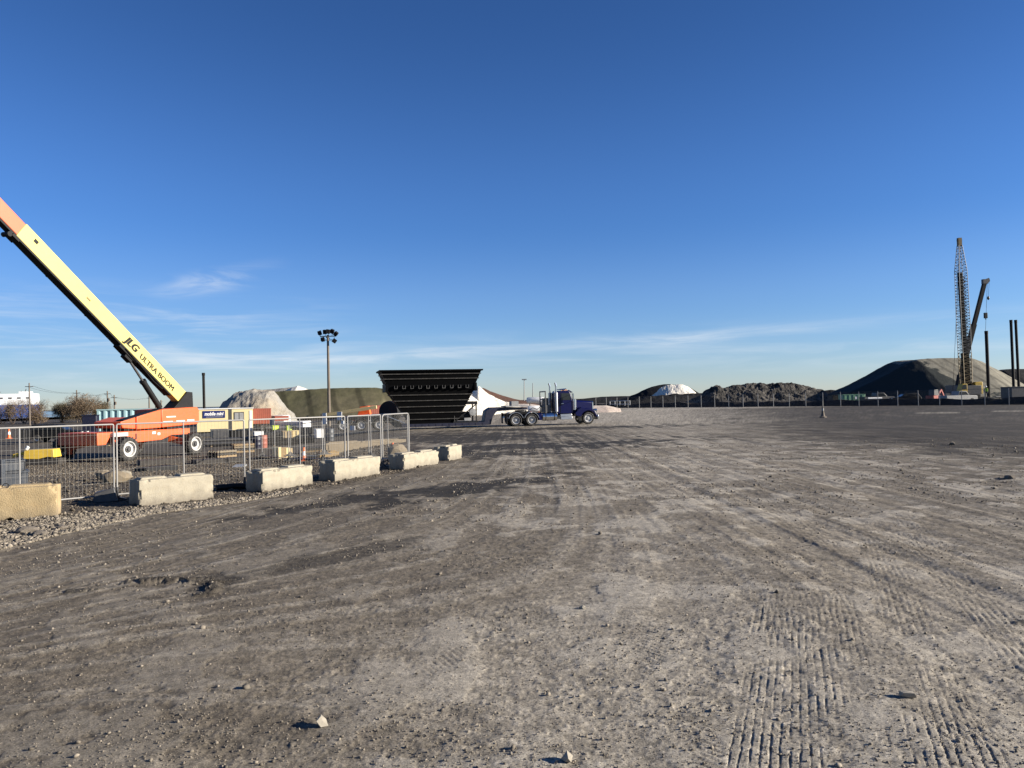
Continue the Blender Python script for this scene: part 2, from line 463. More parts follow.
def blob(cx, cy, a, b, rot, soft=0.5, rag=1.6):
    return nsst(1 + soft * .55, 1 - soft * .55, ell(cx, cy, a, b, rot) + edge * rag + (patch - .5) * 1.5 + (streak2 - .5) * .9 + (small - .5) * 0.7)
wet = np.maximum.reduce([blob(-1.2, 19.6, 3.8, 1.15, 0.85), blob(-3.7, 17.0, 2.0, 0.5, 0.8) * .75, blob(0.8, 24.5, 2.6, 0.6, 0.7) * .35,
                         blob(1.0, 36.5, 7.5, 3.0, 0.35), blob(-2.2, 31, 4, 2.2, 0.2) * .9, blob(-3.5, 46, 8, 6, 0.1) * .95, blob(4, 57.5, 9, 2.6, 0.1), blob(-9, 52, 8, 3, 0.1) * .6,
                         blob(-2.9, 10.8, 1.9, 0.42, 0.95) * .6, blob(9.0, 26, 1.5, .4, .1) * .5, blob(14, 33, 2.5, .6, .2) * .4])
field = nsst(-6, 2.5, (GX - np.where(GY > 40, 17 + (GY - 40) * 0.31, 16.6 + (40 - GY) * 0.05) + edge * 10) / np.maximum(1, GY / 30)) * nsst(20, 29, GY + edge * 8) * nsst(135, 118, GY)
pale = nsst(44, 84, GY + edge * 10) * nsst(-3, 8, GX) * (1 - field)
lane = np.interp(GY, [3, 6, 10.4, 20, 64, 100], [-.2, .38, 1.73, 4.66, 16, 25]); lw = np.interp(GY, [3, 6, 10.4, 20, 64], [1.0, 1.5, 2.2, 3.6, 8])
lanem = nsst(1.25, .35, np.abs(GX - lane) / lw + edge * 1.3 + (streak - .5) * 1.2) * fwd
# ---- tread marks
hmark = np.zeros_like(GX); trackm = np.zeros_like(GX)
def track(x0, y0, x1, y1, width, spacing, amp, mode='rib', seed=0, fill=0.5, bend=0.0):
    dx, dy = x1 - x0, y1 - y0; Ln = math.hypot(dx, dy); dx /= Ln; dy /= Ln
    s = (GX - x0) * dx + (GY - y0) * dy; l = (GX - x0) * dy - (GY - y0) * dx
    l = l + bend * (s / Ln - .5) ** 2 + (fbm(s * .6, s * 0 + seed, 2, seed) - .5) * 0.03
    inside = nsst(width / 2 + .03, width / 2 - .03, np.abs(l)) * nsst(-.2, .3, s) * nsst(Ln + .2, Ln - .3, s)
    pm = nsst(1 - fill - .10, 1 - fill + .14, fbm(GX * 1.5 + seed, GY * 1.2, 3, 60 + seed))
    if mode == 'rib':
        g = np.abs(((l / spacing) % 1) - .5) * 2
        g = nsst(.64, .90, g)
        br = nsst(.32, .52, vnoise(np.floor(l / spacing) * 7.3 + seed, s * 11, seed) * .75 + .25 * micro)     # broken bars
        g = g * br
    else:
        g = np.abs((((s + np.abs(l) * .9) / spacing) % 1) - .5) * 2
        g = nsst(.55, .85, g)
    mk = inside * pm
    global hmark, trackm
    hmark = hmark - amp * g * mk
    trackm = np.maximum(trackm, mk * (0.20 + .6 * g))
track(2.35, 4.0, 6.2, 13.5, 0.50, 0.062, 0.020, 'rib', 1, .60)
track(3.35, 4.2, 7.4, 15.0, 0.50, 0.066, 0.018, 'rib', 2, .55)
track(1.45, 3.9, 3.1, 8.3, 0.95, 0.058, 0.019, 'rib', 3, .62)
track(4.1, 6.0, 6.5, 13.0, 0.5, 0.065, 0.016, 'rib', 4, .55)
track(2.6, 6.6, 3.7, 10.5, 0.9, 0.060, 0.014, 'rib', 5, .5)
track(2.9, 4.6, 3.0, 7.4, 0.5, 0.055, 0.014, 'rib', 15, .5)
track(0.35, 3.6, 1.35, 8.2, 0.5, 0.08, 0.014, 'lug', 6, .58)
track(0.95, 4.2, 2.0, 9.5, 0.35, 0.07, 0.010, 'lug', 7, .5)
track(-1.8, 3.4, -0.6, 7.0, 0.4, 0.08, 0.006, 'lug', 8, .4)
track(5.2, 10, 9.6, 27, 0.6, 0.08, 0.018, 'rib', 9, .6)
track(4.2, 10, 7.4, 27, 0.6, 0.08, 0.018, 'rib', 10, .55)
track(1.2, 9.0, 6.0, 30, 0.5, 0.10, 0.012, 'lug', 11, .5, 1.5)
track(-0.6, 9.0, 4.0, 30, 0.5, 0.10, 0.012, 'lug', 12, .45, 1.5)
track(6.2, 9.0, 12.5, 26, 0.5, 0.08, 0.014, 'rib', 13, .5)
# ---- relief
lump = nsst(.52, .74, fbm(GX * 13, GY * 13, 3, 71))
rough_zone = nsst(.40, .62, fbm(GX * .8, GY * .7, 4, 75))
crust = nsst(.57, .63, patch + (small - .5) * .10) * (1 - yardm) * (1 - trackm) * (RR < 40)          # smooth dusty plates
Zf = (blot - .5) * 0.08 + (patch - .5) * 0.022 + (streak - .5) * 0.05 + (streak2 - .5) * .018
Zf += (small - .5) * 0.010 * (.5 + rough_zone) * (1 - .6 * crust) + (micro - .5) * 0.009 * (1 - .5 * crust) + lump * .005 * rough_zone * (1 - crust)
Zf += crust * .005 + hmark * .28 + (small - .5) * yardm * .05
clod = np.zeros_like(GX)
for cx, cy, a, b, rot, hh in [(-4.4, 9.75, .42, .12, .1, .05), (-3.65, 9.3, .10, .24, .3, .05), (-3.9, 9.6, .30, .08, .1, .035), (-5.3, 9.3, .3, .08, .1, .03), (5.1, 7.3, .35, .08, .1, .03), (-3.6, 9.0, .2, .08, .1, .03)]:
    cc = nsst(1.25, .5, ell(cx, cy, a, b, rot) + (small - .5) * 1.6 + (micro - .5) * .8)
    clod = np.maximum(clod, cc); Zf += cc * hh * (.5 + small)
fadeout = np.exp(-np.maximum(0, RR - 40) / 25)
Zf = Zf * np.where(fwd, fadeout, 0) * (np.abs(AA) < R(45))
uu = GX / np.maximum(GY, 1)
yz = -YARD * nsst(-0.12, -0.32, uu) * nsst(22, 40, GY) * (GY > 1)
GZ = Zf + yz
def ground_z(x, y):
    """height of the modelled surface, for setting small things on it"""
    r = math.hypot(x, y); a = math.atan2(x, y)
    i = int(np.searchsorted(rad, r)); j = int(round((a - dense[0]) / R(0.08)))
    i = min(max(i, 0), nr - 1); j = min(max(j, 0), len(dense) - 1)
    return float(GZ[i, j])
# ---- albedo of the dirt itself
def colr(r, g, b): return np.array([r, g, b])
base = colr(0.2186, 0.1900, 0.1473)
damp = colr(0.0336, 0.0291, 0.0234)
brown = colr(0.0991, 0.0819, 0.0606)
dust = colr(0.3154, 0.2831, 0.2295)
A = np.ones(GX.shape + (3,)) * base
def mixc(A, c, f): f = np.clip(f, 0, 1)[..., None]; return A * (1 - f) + c * f
A = mixc(A, brown, nsst(.44, .66, streak) * .48)
A = mixc(A, brown, nsst(.50, .70, blot) * .34)
A = mixc(A, brown, nsst(3.5, -6, GX) * nsst(40, 10, GY) * .80)
A = mixc(A, brown, nsst(9, 18, GY) * nsst(64, 50, GY) * (.28 + .4 * nsst(.4, .65, blot)))
A = mixc(A, brown, nsst(6, 12, GX + edge * 5 - GY * .12) * nsst(8, 15, GY) * .65)
A = mixc(A, dust, nsst(.56, .78, streak2) * .40)
A = mixc(A, dust, nsst(.55, .75, fbm(GX * .6, GY * .5, 4, 81)) * nsst(-4, 2, GX) * .34)
A = mixc(A, brown, nsst(.44, .60, fbm(GX * 5.1, GY * 4.0, 5, 91, .65)) * .42)
A = mixc(A, dust, nsst(11, 5.5, GY) * nsst(-1.5, 2, GX) * .58)
A = mixc(A, dust, crust * (.20 + .55 * nsst(-2.5, 1, GX)))
A = mixc(A, dust, pale * .60)
A = mixc(A, dust, lanem * (.10 + .36 * nsst(.35, .65, patch)))
A = mixc(A, brown * .8, trackm * .30)
gr_ = fbm(GX * .8, GY * .35, 5, 95, .65)
A = mixc(A, colr(.024, .0195, .015), field * .94)
A = mixc(A, colr(.066, .055, .042), field * nsst(.52, .68, gr_) * .6)
A = mixc(A, colr(.022, .018, .015), field * nsst(.48, .34, gr_) * .6)
A = mixc(A, dust, nsst(1.6, .4, np.abs(GY - 76 - (GX - 40) * .12 + edge * 3)) * nsst(36, 42, GX) * nsst(56, 48, GX) * .55)
A = mixc(A, damp * .62, wet * .94)
A = mixc(A, colr(.066, .055, .043), yardm * .95)
A = mixc(A, damp * 1.2, clod * .8)
A = mixc(A, colr(.068, .056, .042), nsst(55, 75, GY) * nsst(-.10, -.22, uu))
A = mixc(A, colr(.055, .047, .039), nsst(170, 200, GY))
A *= .94 * (1 + (small - .5) * .65 * (1 - .6 * crust) + (micro - .5) * .85 * (1 - .6 * crust))[..., None]
Z0 = 0
verts = np.stack([GX, GY, GZ], -1).reshape(-1, 3)
i0 = np.arange(nr - 1)[:, None] * na; j0 = np.arange(na)[None, :]; j1 = (j0 + 1) % na
quads = np.stack([i0 + j0, i0 + na + j0, i0 + na + j1, i0 + j1], -1).reshape(-1, 4)
nv = len(verts)
verts = np.vstack([verts, [[0, 0, 0]]])
tri = np.stack([np.full(na, nv), np.arange(na), (np.arange(na) + 1) % na], -1)
me = bpy.data.meshes.new('ground')
me.vertices.add(nv + 1); me.vertices.foreach_set('co', verts.astype(np.float32).ravel())
nl = quads.size + tri.size
me.loops.add(nl); me.loops.foreach_set('vertex_index', np.concatenate([quads.ravel(), tri.ravel()]).astype(np.int32))
npoly = len(quads) + len(tri)
me.polygons.add(npoly)
me.polygons.foreach_set('loop_start', np.concatenate([np.arange(len(quads)) * 4, quads.size + np.arange(len(tri)) * 3]).astype(np.int32))
me.polygons.foreach_set('use_smooth', np.ones(npoly, bool))
me.update(calc_edges=True); me.validate()
ca = me.attributes.new('soil', 'FLOAT_COLOR', 'POINT')
cols = np.ones((nv + 1, 4), np.float32); cols[:nv, :3] = np.clip(A.reshape(-1, 3), 0, 1); cols[nv, :3] = base
ca.data.foreach_set('color', cols.ravel())
ge = me.attributes.new('wet', 'FLOAT', 'POINT')
wv = np.zeros(nv + 1, np.float32); wv[:nv] = wet.ravel(); ge.data.foreach_set('value', wv)
gm = bpy.data.materials.new('dirt'); gm.use_nodes = True
nt = gm.node_tree; L = nt.links
b = nt.nodes['Principled BSDF']
b.inputs['Specular IOR Level'].default_value = .08
at_ = N('ShaderNodeAttribute', attribute_name='soil')
aw = N('ShaderNodeAttribute', attribute_name='wet')
geo = N('ShaderNodeNewGeometry')
n1 = N('ShaderNodeTexNoise'); n1.inputs['Scale'].default_value = 7; n1.inputs['Detail'].default_value = 13; n1.inputs['Roughness'].default_value = .86
L.new(geo.outputs['Position'], n1.inputs['Vector'])
mr = N('ShaderNodeMapRange'); mr.inputs['From Min'].default_value = .36; mr.inputs['From Max'].default_value = .64; mr.inputs['To Min'].default_value = .58; mr.inputs['To Max'].default_value = 1.42
L.new(n1.outputs['Fac'], mr.inputs['Value'])
vm = N('ShaderNodeVectorMath', operation='SCALE'); L.new(at_.outputs['Color'], vm.inputs[0]); L.new(mr.outputs[0], vm.inputs['Scale'])
L.new(vm.outputs[0], b.inputs['Base Color'])
rr = N('ShaderNodeMapRange'); rr.inputs['To Min'].default_value = .95; rr.inputs['To Max'].default_value = .88; L.new(aw.outputs['Fac'], rr.inputs['Value']); L.new(rr.outputs[0], b.inputs['Roughness'])
b.inputs['Specular IOR Level'].default_value = .2
n5 = N('ShaderNodeTexNoise'); n5.inputs['Scale'].default_value = 85; n5.inputs['Detail'].default_value = 3; n5.inputs['Roughness'].default_value = .6
L.new(geo.outputs['Position'], n5.inputs['Vector'])
m6 = N('ShaderNodeMapRange'); m6.inputs['From Min'].default_value = .32; m6.inputs['From Max'].default_value = .68; m6.inputs['To Min'].default_value = .6; m6.inputs['To Max'].default_value = 1.4
L.new(n5.outputs['Fac'], m6.inputs['Value'])
v6 = N('ShaderNodeVectorMath', operation='SCALE'); L.new(vm.outputs[0], v6.inputs[0]); L.new(m6.outputs[0], v6.inputs['Scale']); L.new(v6.outputs[0], b.inputs['Base Color'])
n2 = N('ShaderNodeTexNoise'); n2.inputs['Scale'].default_value = 16; n2.inputs['Detail'].default_value = 10; n2.inputs['Roughness'].default_value = .8
L.new(geo.outputs['Position'], n2.inputs['Vector'])
bp = N('ShaderNodeBump'); bp.inputs['Strength'].default_value = .7; bp.inputs['Distance'].default_value = .013
L.new(n2.outputs['Fac'], bp.inputs['Height']); L.new(bp.outputs[0], b.inputs['Normal'])
me.materials.append(gm)
go = bpy.data.objects.new('ground', me); C.objects.link(go)
go['kind'] = 'structure'
# ------------------------------------------------------------------ loose stones: countless, one object each kind of cover
_ico = bmesh.new(); bmesh.ops.create_icosphere(_ico, subdivisions=1, radius=1)
_IV = np.array([v.co[:] for v in _ico.verts]); _IF = np.array([[v.index for v in f.verts] for f in _ico.faces]); _ico.free()
def stones(name, xs, ys, ss, mt, seed, flat=0.7, sink=0.25):
    rng = np.random.default_rng(seed)
    n = len(xs); k = len(_IV)
    zs = np.array([ground_z(x, y) for x, y in zip(xs, ys)])
    sh = 1 + rng.uniform(-.5, .45, (n, k, 1))
    V = _IV[None] * sh * rng.uniform(.65, 1.25, (n, 1, 3)) * np.array([1, 1, flat])
    a = rng.uniform(0, 2 * PI, n); ca, sa = np.cos(a)[:, None], np.sin(a)[:, None]
    x = V[..., 0] * ca - V[..., 1] * sa; y = V[..., 0] * sa + V[..., 1] * ca
    V = np.stack([x, y, V[..., 2] + (flat - sink)], -1) * ss[:, None, None]
    V += np.stack([xs, ys, zs], -1)[:, None, :]
    Fc = (_IF[None] + (np.arange(n) * k)[:, None, None]).reshape(-1, 3)
    me = bpy.data.meshes.new(name)
    me.vertices.add(n * k); me.vertices.foreach_set('co', V.astype(np.float32).ravel())
    me.loops.add(Fc.size); me.loops.foreach_set('vertex_index', Fc.astype(np.int32).ravel())
    me.polygons.add(len(Fc)); me.polygons.foreach_set('loop_start', (np.arange(len(Fc)) * 3).astype(np.int32))
    me.update(calc_edges=True)
    tint = me.attributes.new('tint', 'FLOAT', 'POINT')
    tint.data.foreach_set('value', np.repeat(rng.uniform(.45, 1.5, n), k).astype(np.float32))
    me.materials.append(mt)
    o = bpy.data.objects.new(name, me); C.objects.link(o); o['kind'] = 'stuff'
    return o
def stone_mat(name, rgb):
    mt = mat(name, rgb, .92, var=.2, scale=12, spec=.25)
    nt_ = mt.node_tree; b_ = nt_.nodes['Principled BSDF']
    src = b_.inputs['Base Color'].links[0].from_socket
    a_ = nt_.nodes.new('ShaderNodeAttribute'); a_.attribute_name = 'tint'
    v_ = nt_.nodes.new('ShaderNodeVectorMath'); v_.operation = 'SCALE'
    nt_.links.new(src, v_.inputs[0]); nt_.links.new(a_.outputs['Fac'], v_.inputs['Scale']); nt_.links.new(v_.outputs[0], b_.inputs['Base Color'])
    return mt
M['gravel'] = stone_mat('gravel_stone', (.225, .193, .15))
M['pebble'] = stone_mat('pebble_stone', (.215, .185, .145))
M['rubble'] = stone_mat('rubble_stone', (.145, .12, .09))
rng = np.random.default_rng(5)
def keep(n, xf, yf, cond):
    xs = xf(n); ys = yf(n); k = cond(xs, ys); return xs[k], ys[k]
# pale gravel strip at the foot of the blocks
n = 60000
ys = rng.uniform(10.5, 19.5, n); xs = np.interp(ys, [4, 12.6, 15.8, 17.5, 20], [-9.5, -8.3, -7.7, -6.6, -5.2]) + .25 - np.abs(rng.normal(0, 1.0, n)) * np.interp(ys, [10, 14, 17, 19], [1.6, 1.2, .6, .3])
k = (np.abs(np.arctan2(xs, ys)) < R(40)) & (rng.uniform(0, 1, n) < np.interp(ys, [16.5, 18.5], [1, .25])); xs, ys = xs[k], ys[k]
stones('gravel', xs, ys, rng.gamma(1.8, .0052, len(xs)) + .007, M['gravel'], 1)
# yard rubble behind the fence
n = 60000
ys = rng.uniform(0, 1, n) ** .8 * 30 + 15; xs = np.interp(ys, [12.6, 15.8, 17.5, 20, 26, 30, 45], [-8.3, -7.7, -6.6, -5.2, -2.9, -3.2, -8]) - rng.uniform(0, 1, n) ** 1.2 * 30
k = (xs / ys > -.76); xs, ys = xs[k], ys[k]
o_ = stones('rubble', xs, ys, rng.gamma(1.6, .007, len(xs)) + .007, M['rubble'], 2)
# pebbles over the haul road
n = 70000
ys = 3.2 + rng.uniform(0, 1, n) ** 1.25 * 32; xs = rng.uniform(-.72, .72, n) * ys
clump = fbm(xs * .9, ys * .9, 4, 77)
k = (rng.uniform(0, 1, n) < nsst(.42, .62, clump) * .75 + .10) & (xs > np.interp(ys, [4, 12.6, 15.8, 17.5, 20, 26, 30], [-9.5, -8.3, -7.7, -6.6, -5.2, -2.9, -2.6]) - .2)
xs, ys = xs[k], ys[k]
stones('pebbles', xs, ys, (rng.gamma(1.2, .0027, len(xs)) + .0025) * np.clip(ys / 9, .9, 1.9), M['pebble'], 3, flat=.75, sink=.3)

n = 45000
ys = 3.2 + rng.uniform(0, 1, n) ** 1.3 * 8; xs = rng.uniform(-.70, .70, n) * ys
k = rng.uniform(0, 1, n) < .35 + .65 * nsst(.40, .62, fbm(xs * 1.3, ys * 1.3, 3, 78))
xs, ys = xs[k], ys[k]
stones('grit', xs, ys, rng.gamma(1.5, .0013, len(xs)) + .0018, M['pebble'], 4, flat=.8, sink=.4)

def rock(name, loc, dims, mt, seed, label, cat='stone', group=None, sub=2, jag=.35):
    bm = bmesh.new(); bmesh.ops.create_icosphere(bm, subdivisions=sub, radius=.5)
    rr_ = random.Random(seed); ph = [rr_.uniform(0, 9) for _ in range(6)]
    for v in bm.verts:
        p = v.co
        d = 1 + jag * (math.sin(p.x * 7 + ph[0]) * math.cos(p.y * 6 + ph[1]) * .4 + math.sin(p.z * 9 + ph[2] + p.x * 5) * .3 + rr_.uniform(-.25, .25))
        v.co = Vector((p.x * dims[0] * d, p.y * dims[1] * d, p.z * dims[2] * d))
    zmin = min(v.co.z for v in bm.verts)
    for v in bm.verts: v.co.z -= zmin + dims[2] * .12
    me_ = bpy.data.meshes.new(name); bm.to_mesh(me_); bm.free(); me_.materials.append(M[mt])
    o = bpy.data.objects.new(name, me_); C.objects.link(o); o.location = loc; o.rotation_euler = (0, 0, rr_.uniform(0, 6))
    return tag(o, label, cat, group)
M['clod'] = mat('earth_clod', (.16, .135, .105), .95, var=.3, scale=8, bump=.01, bscale=40)
def road_stone(px, py, s, seed, label, mt_='stone'):
    p = at(px, py); z = ground_z(p.x, p.y)
    rock('stone', (p.x, p.y, z - s * .06), (s * 1.45, s, s * .85), mt_, seed, label, 'stone', 'loose stones on the haul road', 1, .75)
road_stone(321, 728, .085, 1, 'pale angular stone lying alone in the left foreground dirt')
road_stone(907, 699, .075, 2, 'grey stone beside the tread marks in the right foreground')
road_stone(583, 610, .055, 3, 'small dark round stone in the middle of the dirt road')
road_stone(567, 762, .07, 4, 'pale stone at the bottom edge of the picture')
road_stone(1009, 480, .22, 5, 'brown clod of earth near the right edge of the road', 'clod')
road_stone(952, 445, .20, 6, 'dark clod where the dirt road meets the dark gravel field', 'clod')
road_stone(755, 487, .09, 7, 'small grey stone halfway up the dirt road', 'clod')

# ------------------------------------------------------------------ concrete barrier blocks
def concrete_block(loc, rz, Ln, label, mt='concrete', seed=0, dep=.61, h=.60, notches=(), name='concrete_block', pads=((.04, .40), (.56, .93)), group='concrete blocks lining the dirt road'):
    """front face at y=0 looking to -y, length along +x"""
    st = .05; nx, ny, nz = int(Ln / st), int(dep / st), int(h / st)
    def surf(p):
        r = .022
        q = [min(max(p[0], r), Ln - r), min(max(p[1], r), dep - r), min(max(p[2], r), h - r)]
        d = Vector(p) - Vector(q)
        if d.length > 1e-6: d = d.normalized() * r
        return Vector(q) + d
    idx = {}; mb = MB()
    def vid(i, j, k):
        if (i, j, k) not in idx:
            idx[(i, j, k)] = len(mb.v); mb.v.append(surf((Ln * i / nx, dep * j / ny, h * k / nz)))
        return idx[(i, j, k)]
    for i in range(nx):
        for k in range(nz):
            for j in (0, ny): mb.f.append((vid(i, j, k), vid(i + 1, j, k), vid(i + 1, j, k + 1), vid(i, j, k + 1)))
        for j in range(ny):
            for k in (0, nz): mb.f.append((vid(i, j, k), vid(i + 1, j, k), vid(i + 1, j + 1, k), vid(i, j + 1, k)))
    for j in range(ny):
        for k in range(nz):
            for i in (0, nx): mb.f.append((vid(i, j, k), vid(i, j + 1, k), vid(i, j + 1, k + 1), vid(i, j, k + 1)))
    P = np.array([tuple(v) for v in mb.v])
    d1 = fbm(P[:, 0] * 4 + seed * 9 + P[:, 1] * 3, P[:, 2] * 4 + P[:, 1] * 4, 3, seed) - .5
    d2 = fbm(P[:, 0] * 11 + seed, P[:, 2] * 11 + P[:, 1] * 9, 2, seed + 3)
    ctr = np.array([Ln / 2, dep / 2, h / 2]); nrm = P - ctr
    nrm /= np.array([Ln, dep, h]) / 2
    edge_ = np.sort(np.abs(nrm), 1)[:, 1]                     # near 1 on edges and corners
    chip = nsst(.90, 1.0, edge_) * nsst(.55, .8, d2) * .045
    P = P + nrm * (d1 * .018)[:, None] - nrm * chip[:, None]
    # vertical keyway in both ends
    g = nsst(.14, .05, np.abs(P[:, 1] - dep / 2)) * .06
    P[:, 0] += np.where(P[:, 0] < .1, g, 0) - np.where(P[:, 0] > Ln - .1, g, 0)
    for nxp in notches:                                       # fork pockets and broken bits at the foot
        lift = nsst(.10, .02, np.abs(P[:, 0] - nxp)) * nsst(.12, .0, P[:, 2]) * .06
        P[:, 2] += lift
    mb.v = [tuple(p) for p in P]
    o = mb.build(name, mt)
    # raised key on the top, in two lengths
    kb = MB()
    for a, b_ in pads:
        x0, x1 = a * Ln, b_ * Ln
        y0, y1 = .13, dep - .13
        rr_ = random.Random(seed + int(a * 100))
        kb.loft([[(x0, y0, h - .01), (x1, y0, h - .01), (x1, y1, h - .01), (x0, y1, h - .01)],
                 [(x0 + .05, y0 + .03, h + .045), (x1 - .06, y0 + .03, h + .04 + rr_.uniform(-.01, .01)), (x1 - .05, y1 - .03, h + .04), (x0 + .05, y1 - .03, h + .045)]])
    kb.build('top_key', mt, o, bevel=.015)
    lp = MB()
    cx = (pads[0][1] + pads[1][0]) / 2 * Ln
    lp.path([Vector((cx + .07 * math.cos(t), dep / 2, h - .02 + .10 * math.sin(t))) for t in np.linspace(0, PI, 7)], .009, 6)
    lp.build('lifting_loop', 'steelpile', o)
    o.location = loc; o.rotation_euler = (0, 0, rz)
    return tag(o, label, 'concrete block', group)
def block_px(pl, pr, ln, label, **k):
    a = at(*pl); b = at(*pr)
    rz = math.atan2(b.y - a.y, b.x - a.x)
    L_ = ln or (b - a).length
    concrete_block((a.x, a.y, ground_z(a.x, a.y) * .3 - .02), rz, L_, label, **k)
b1 = at(57, 517)
_a = R(23)
concrete_block((b1.x - 1.8 * math.cos(_a), b1.y - 1.8 * math.sin(_a), -.02), _a, 1.8, 'tan stained concrete block cut off by the left edge', mt='concrete2', seed=1, h=.66, notches=(.95, 1.45), pads=((.05, .45), (.50, .93)))
block_px((139.4, 506.3), (213.9, 498), None, 'pale concrete block beside the fence post foot, largest in full view', seed=2, h=.60)
block_px((263, 492), (313, 484), None, 'pale concrete block with a chipped white foot, between the largest block and the middle one', seed=3, h=.54)
block_px((335, 481), (380.6, 474), None, 'pale concrete block in front of the fence, fourth along from the left edge', seed=4, h=.57)
block_px((404.3, 470.4), (439, 464.6), None, 'pale concrete block in front of the last fence panel', seed=5, h=.53)
block_px((449.2, 461.3), (462, 458.6), None, 'farthest concrete block, end of the row nearest the black hopper', seed=6, h=.55)

M['wire'] = mat('dull_wire', (.27, .26, .235), .6, .3)
# ------------------------------------------------------------------ mobile fence panels
def fence_panel(a, b, label, h=1.82, feet=(0, 1), mid=True, group='mesh fences round the yard', sp=.09, rc=.03):
    a = Vector(a); b = Vector(b)
    L_ = math.hypot(b.x - a.x, b.y - a.y); rz = math.atan2(b.y - a.y, b.x - a.x)
    t = thing('mesh_fence', label, 'fence', (a.x, a.y, a.z), rz, group)
    dz = (b.z - a.z) / L_
    def P(x, z): return Vector((x, 0, z + dz * x))
    f = MB(); e = .02
    rad_ = .02
    r_c = rc
    for x0, sg in ((e, 1), (L_ - e, -1)):
        f.tube(P(x0, .0), P(x0, h - r_c), rad_, n=8)
        cx = x0 + sg * r_c
        pts = [P(cx - sg * r_c * math.cos(q_), h - r_c + r_c * math.sin(q_)) for q_ in np.linspace(0, PI / 2, 5)]
        f.path(pts, rad_, 8)
    f.tube(P(e + r_c, h), P(L_ - e - r_c, h), rad_, n=8)
    f.tube(P(e, .12), P(L_ - e, .12), rad_, n=8)
    f.build('frame', 'galv', t)
    if mid:
        q_ = MB(); q_.tube(P(L_ / 2, .12), P(L_ / 2, h), .017, n=8); q_.build('middle_post', 'galv', t)
    wv = MB()
    x = e + sp
    while x < L_ - e - .02:
        wv.tube(P(x, .12), P(x, h), .0021, n=4); x += sp
    for z in (.42, .72, 1.02, 1.32, 1.58):
        wv.tube(P(e, z), P(L_ - e, z), .002, n=4)
    wv.build('wire_mesh', 'wire', t, smooth=False)
    for k in feet:
        x0 = e if k == 0 else L_ - e
        ft = MB()
        ft.span((x0 - .16, -.30, .0), (x0 + .16, .30, .03))
        ft.tube(P(x0, .03), P(x0, .30), .03, n=8)
        for sg in (-1, 1):
            ft.prism([(x0 - .012, .03), (x0 + .012, .03), (x0 + .012, .1), (x0 - .012, .1)], sg * .03, sg * .2)
            ft.loft([[(x0 - .01, sg * .03, .03), (x0 + .01, sg * .03, .03), (x0 + .01, sg * .2, .03), (x0 - .01, sg * .2, .03)],
                     [(x0 - .01, sg * .025, .22), (x0 + .01, sg * .025, .22), (x0 + .01, sg * .04, .22), (x0 - .01, sg * .04, .22)]])
        ft.build('foot', 'darksteel', t)
    return t
fa = gd(0, 1)  # unused depth anchor
def gp(x, y): return Vector((x, y, gz(x, y)))
P0 = at(115, 499.5)
P1 = gd(248, 20.7); P2 = gd(346, 23.3); P3 = gd(381.5, 25.2); P4 = gd(409.8, 27.0)
dirv = (gd(20, 17.25) - P0); PL = P0 + dirv * 2
P0b = P0 + (P1 - P0).normalized() * .03
fence_panel(PL, P0 - Vector((.0, .0, 0)), 'mesh fence length running out past the left edge of the picture', feet=(1,))
fence_panel(P0b, P1 - Vector((.05, .05, 0)), 'mesh fence length in front of the orange boom lift, above the largest concrete block')
fence_panel(P1 + Vector((.03, .02, 0)), P2, 'mesh fence length behind the chipped block, in front of the lumber bundle')
fence_panel(P2 + Vector((.05, .06, 0)), P3, 'narrow mesh fence length behind the fourth concrete block', mid=False)
fence_panel(P3 + Vector((.03, .06, 0)), P4, 'last mesh fence length at the right-hand corner of the fence', mid=False, rc=.12)
Q1 = gd(371, 31); Q2 = gd(324, 35); Q3 = gd(290, 39); Q4 = gd(262, 43)
fence_panel(P4 + Vector((-.06, .08, 0)), Q1, 'mesh fence length turning back from the right-hand fence corner', mid=True, sp=.12)
fence_panel(Q1 + Vector((-.08, .05, 0)), Q2, 'mesh fence length of the rear run, right in front of the trailer axles', mid=True, sp=.12)
fence_panel(Q2 + Vector((-.08, .05, 0)), Q3, 'mesh fence length of the rear run, left of the trailer axles', mid=True, sp=.12)
fence_panel(Q3 + Vector((-.08, .05, 0)), Q4, 'mesh fence length at the far end of the rear run, by the lumber stacks', mid=True, sp=.12)
def sign_plate(px, py, d, w_, h_, label, mt='white'):
    p = at_d(px, py, d)
    o = MB().box((0, 0, 0), (w_, .02, h_)).build('sign_plate', mt)
    o.location = p; o.rotation_euler = (0, 0, R(-28))
    tag(o, label, 'sign', 'blank sign plates on the rear fence')
sign_plate(324.5, 418.5, 34.6, .22, .50, 'tall white sign plate on the rear fence, left of the light pole foot')
sign_plate(339.5, 416, 33.3, .26, .36, 'square white sign plate on the rear fence, just right of the light pole')
sign_plate(352.5, 428, 32.4, .26, .19, 'small white plate low on the rear fence between the trailer wheels')
sign_plate(272, 422, 41.0, .30, .34, 'greyish sign plate hung on the far end of the rear fence', 'grey')
sign_plate(342.5, 422.3, 22.15, .10, .09, 'tiny white tag on the fence post corner', 'white')
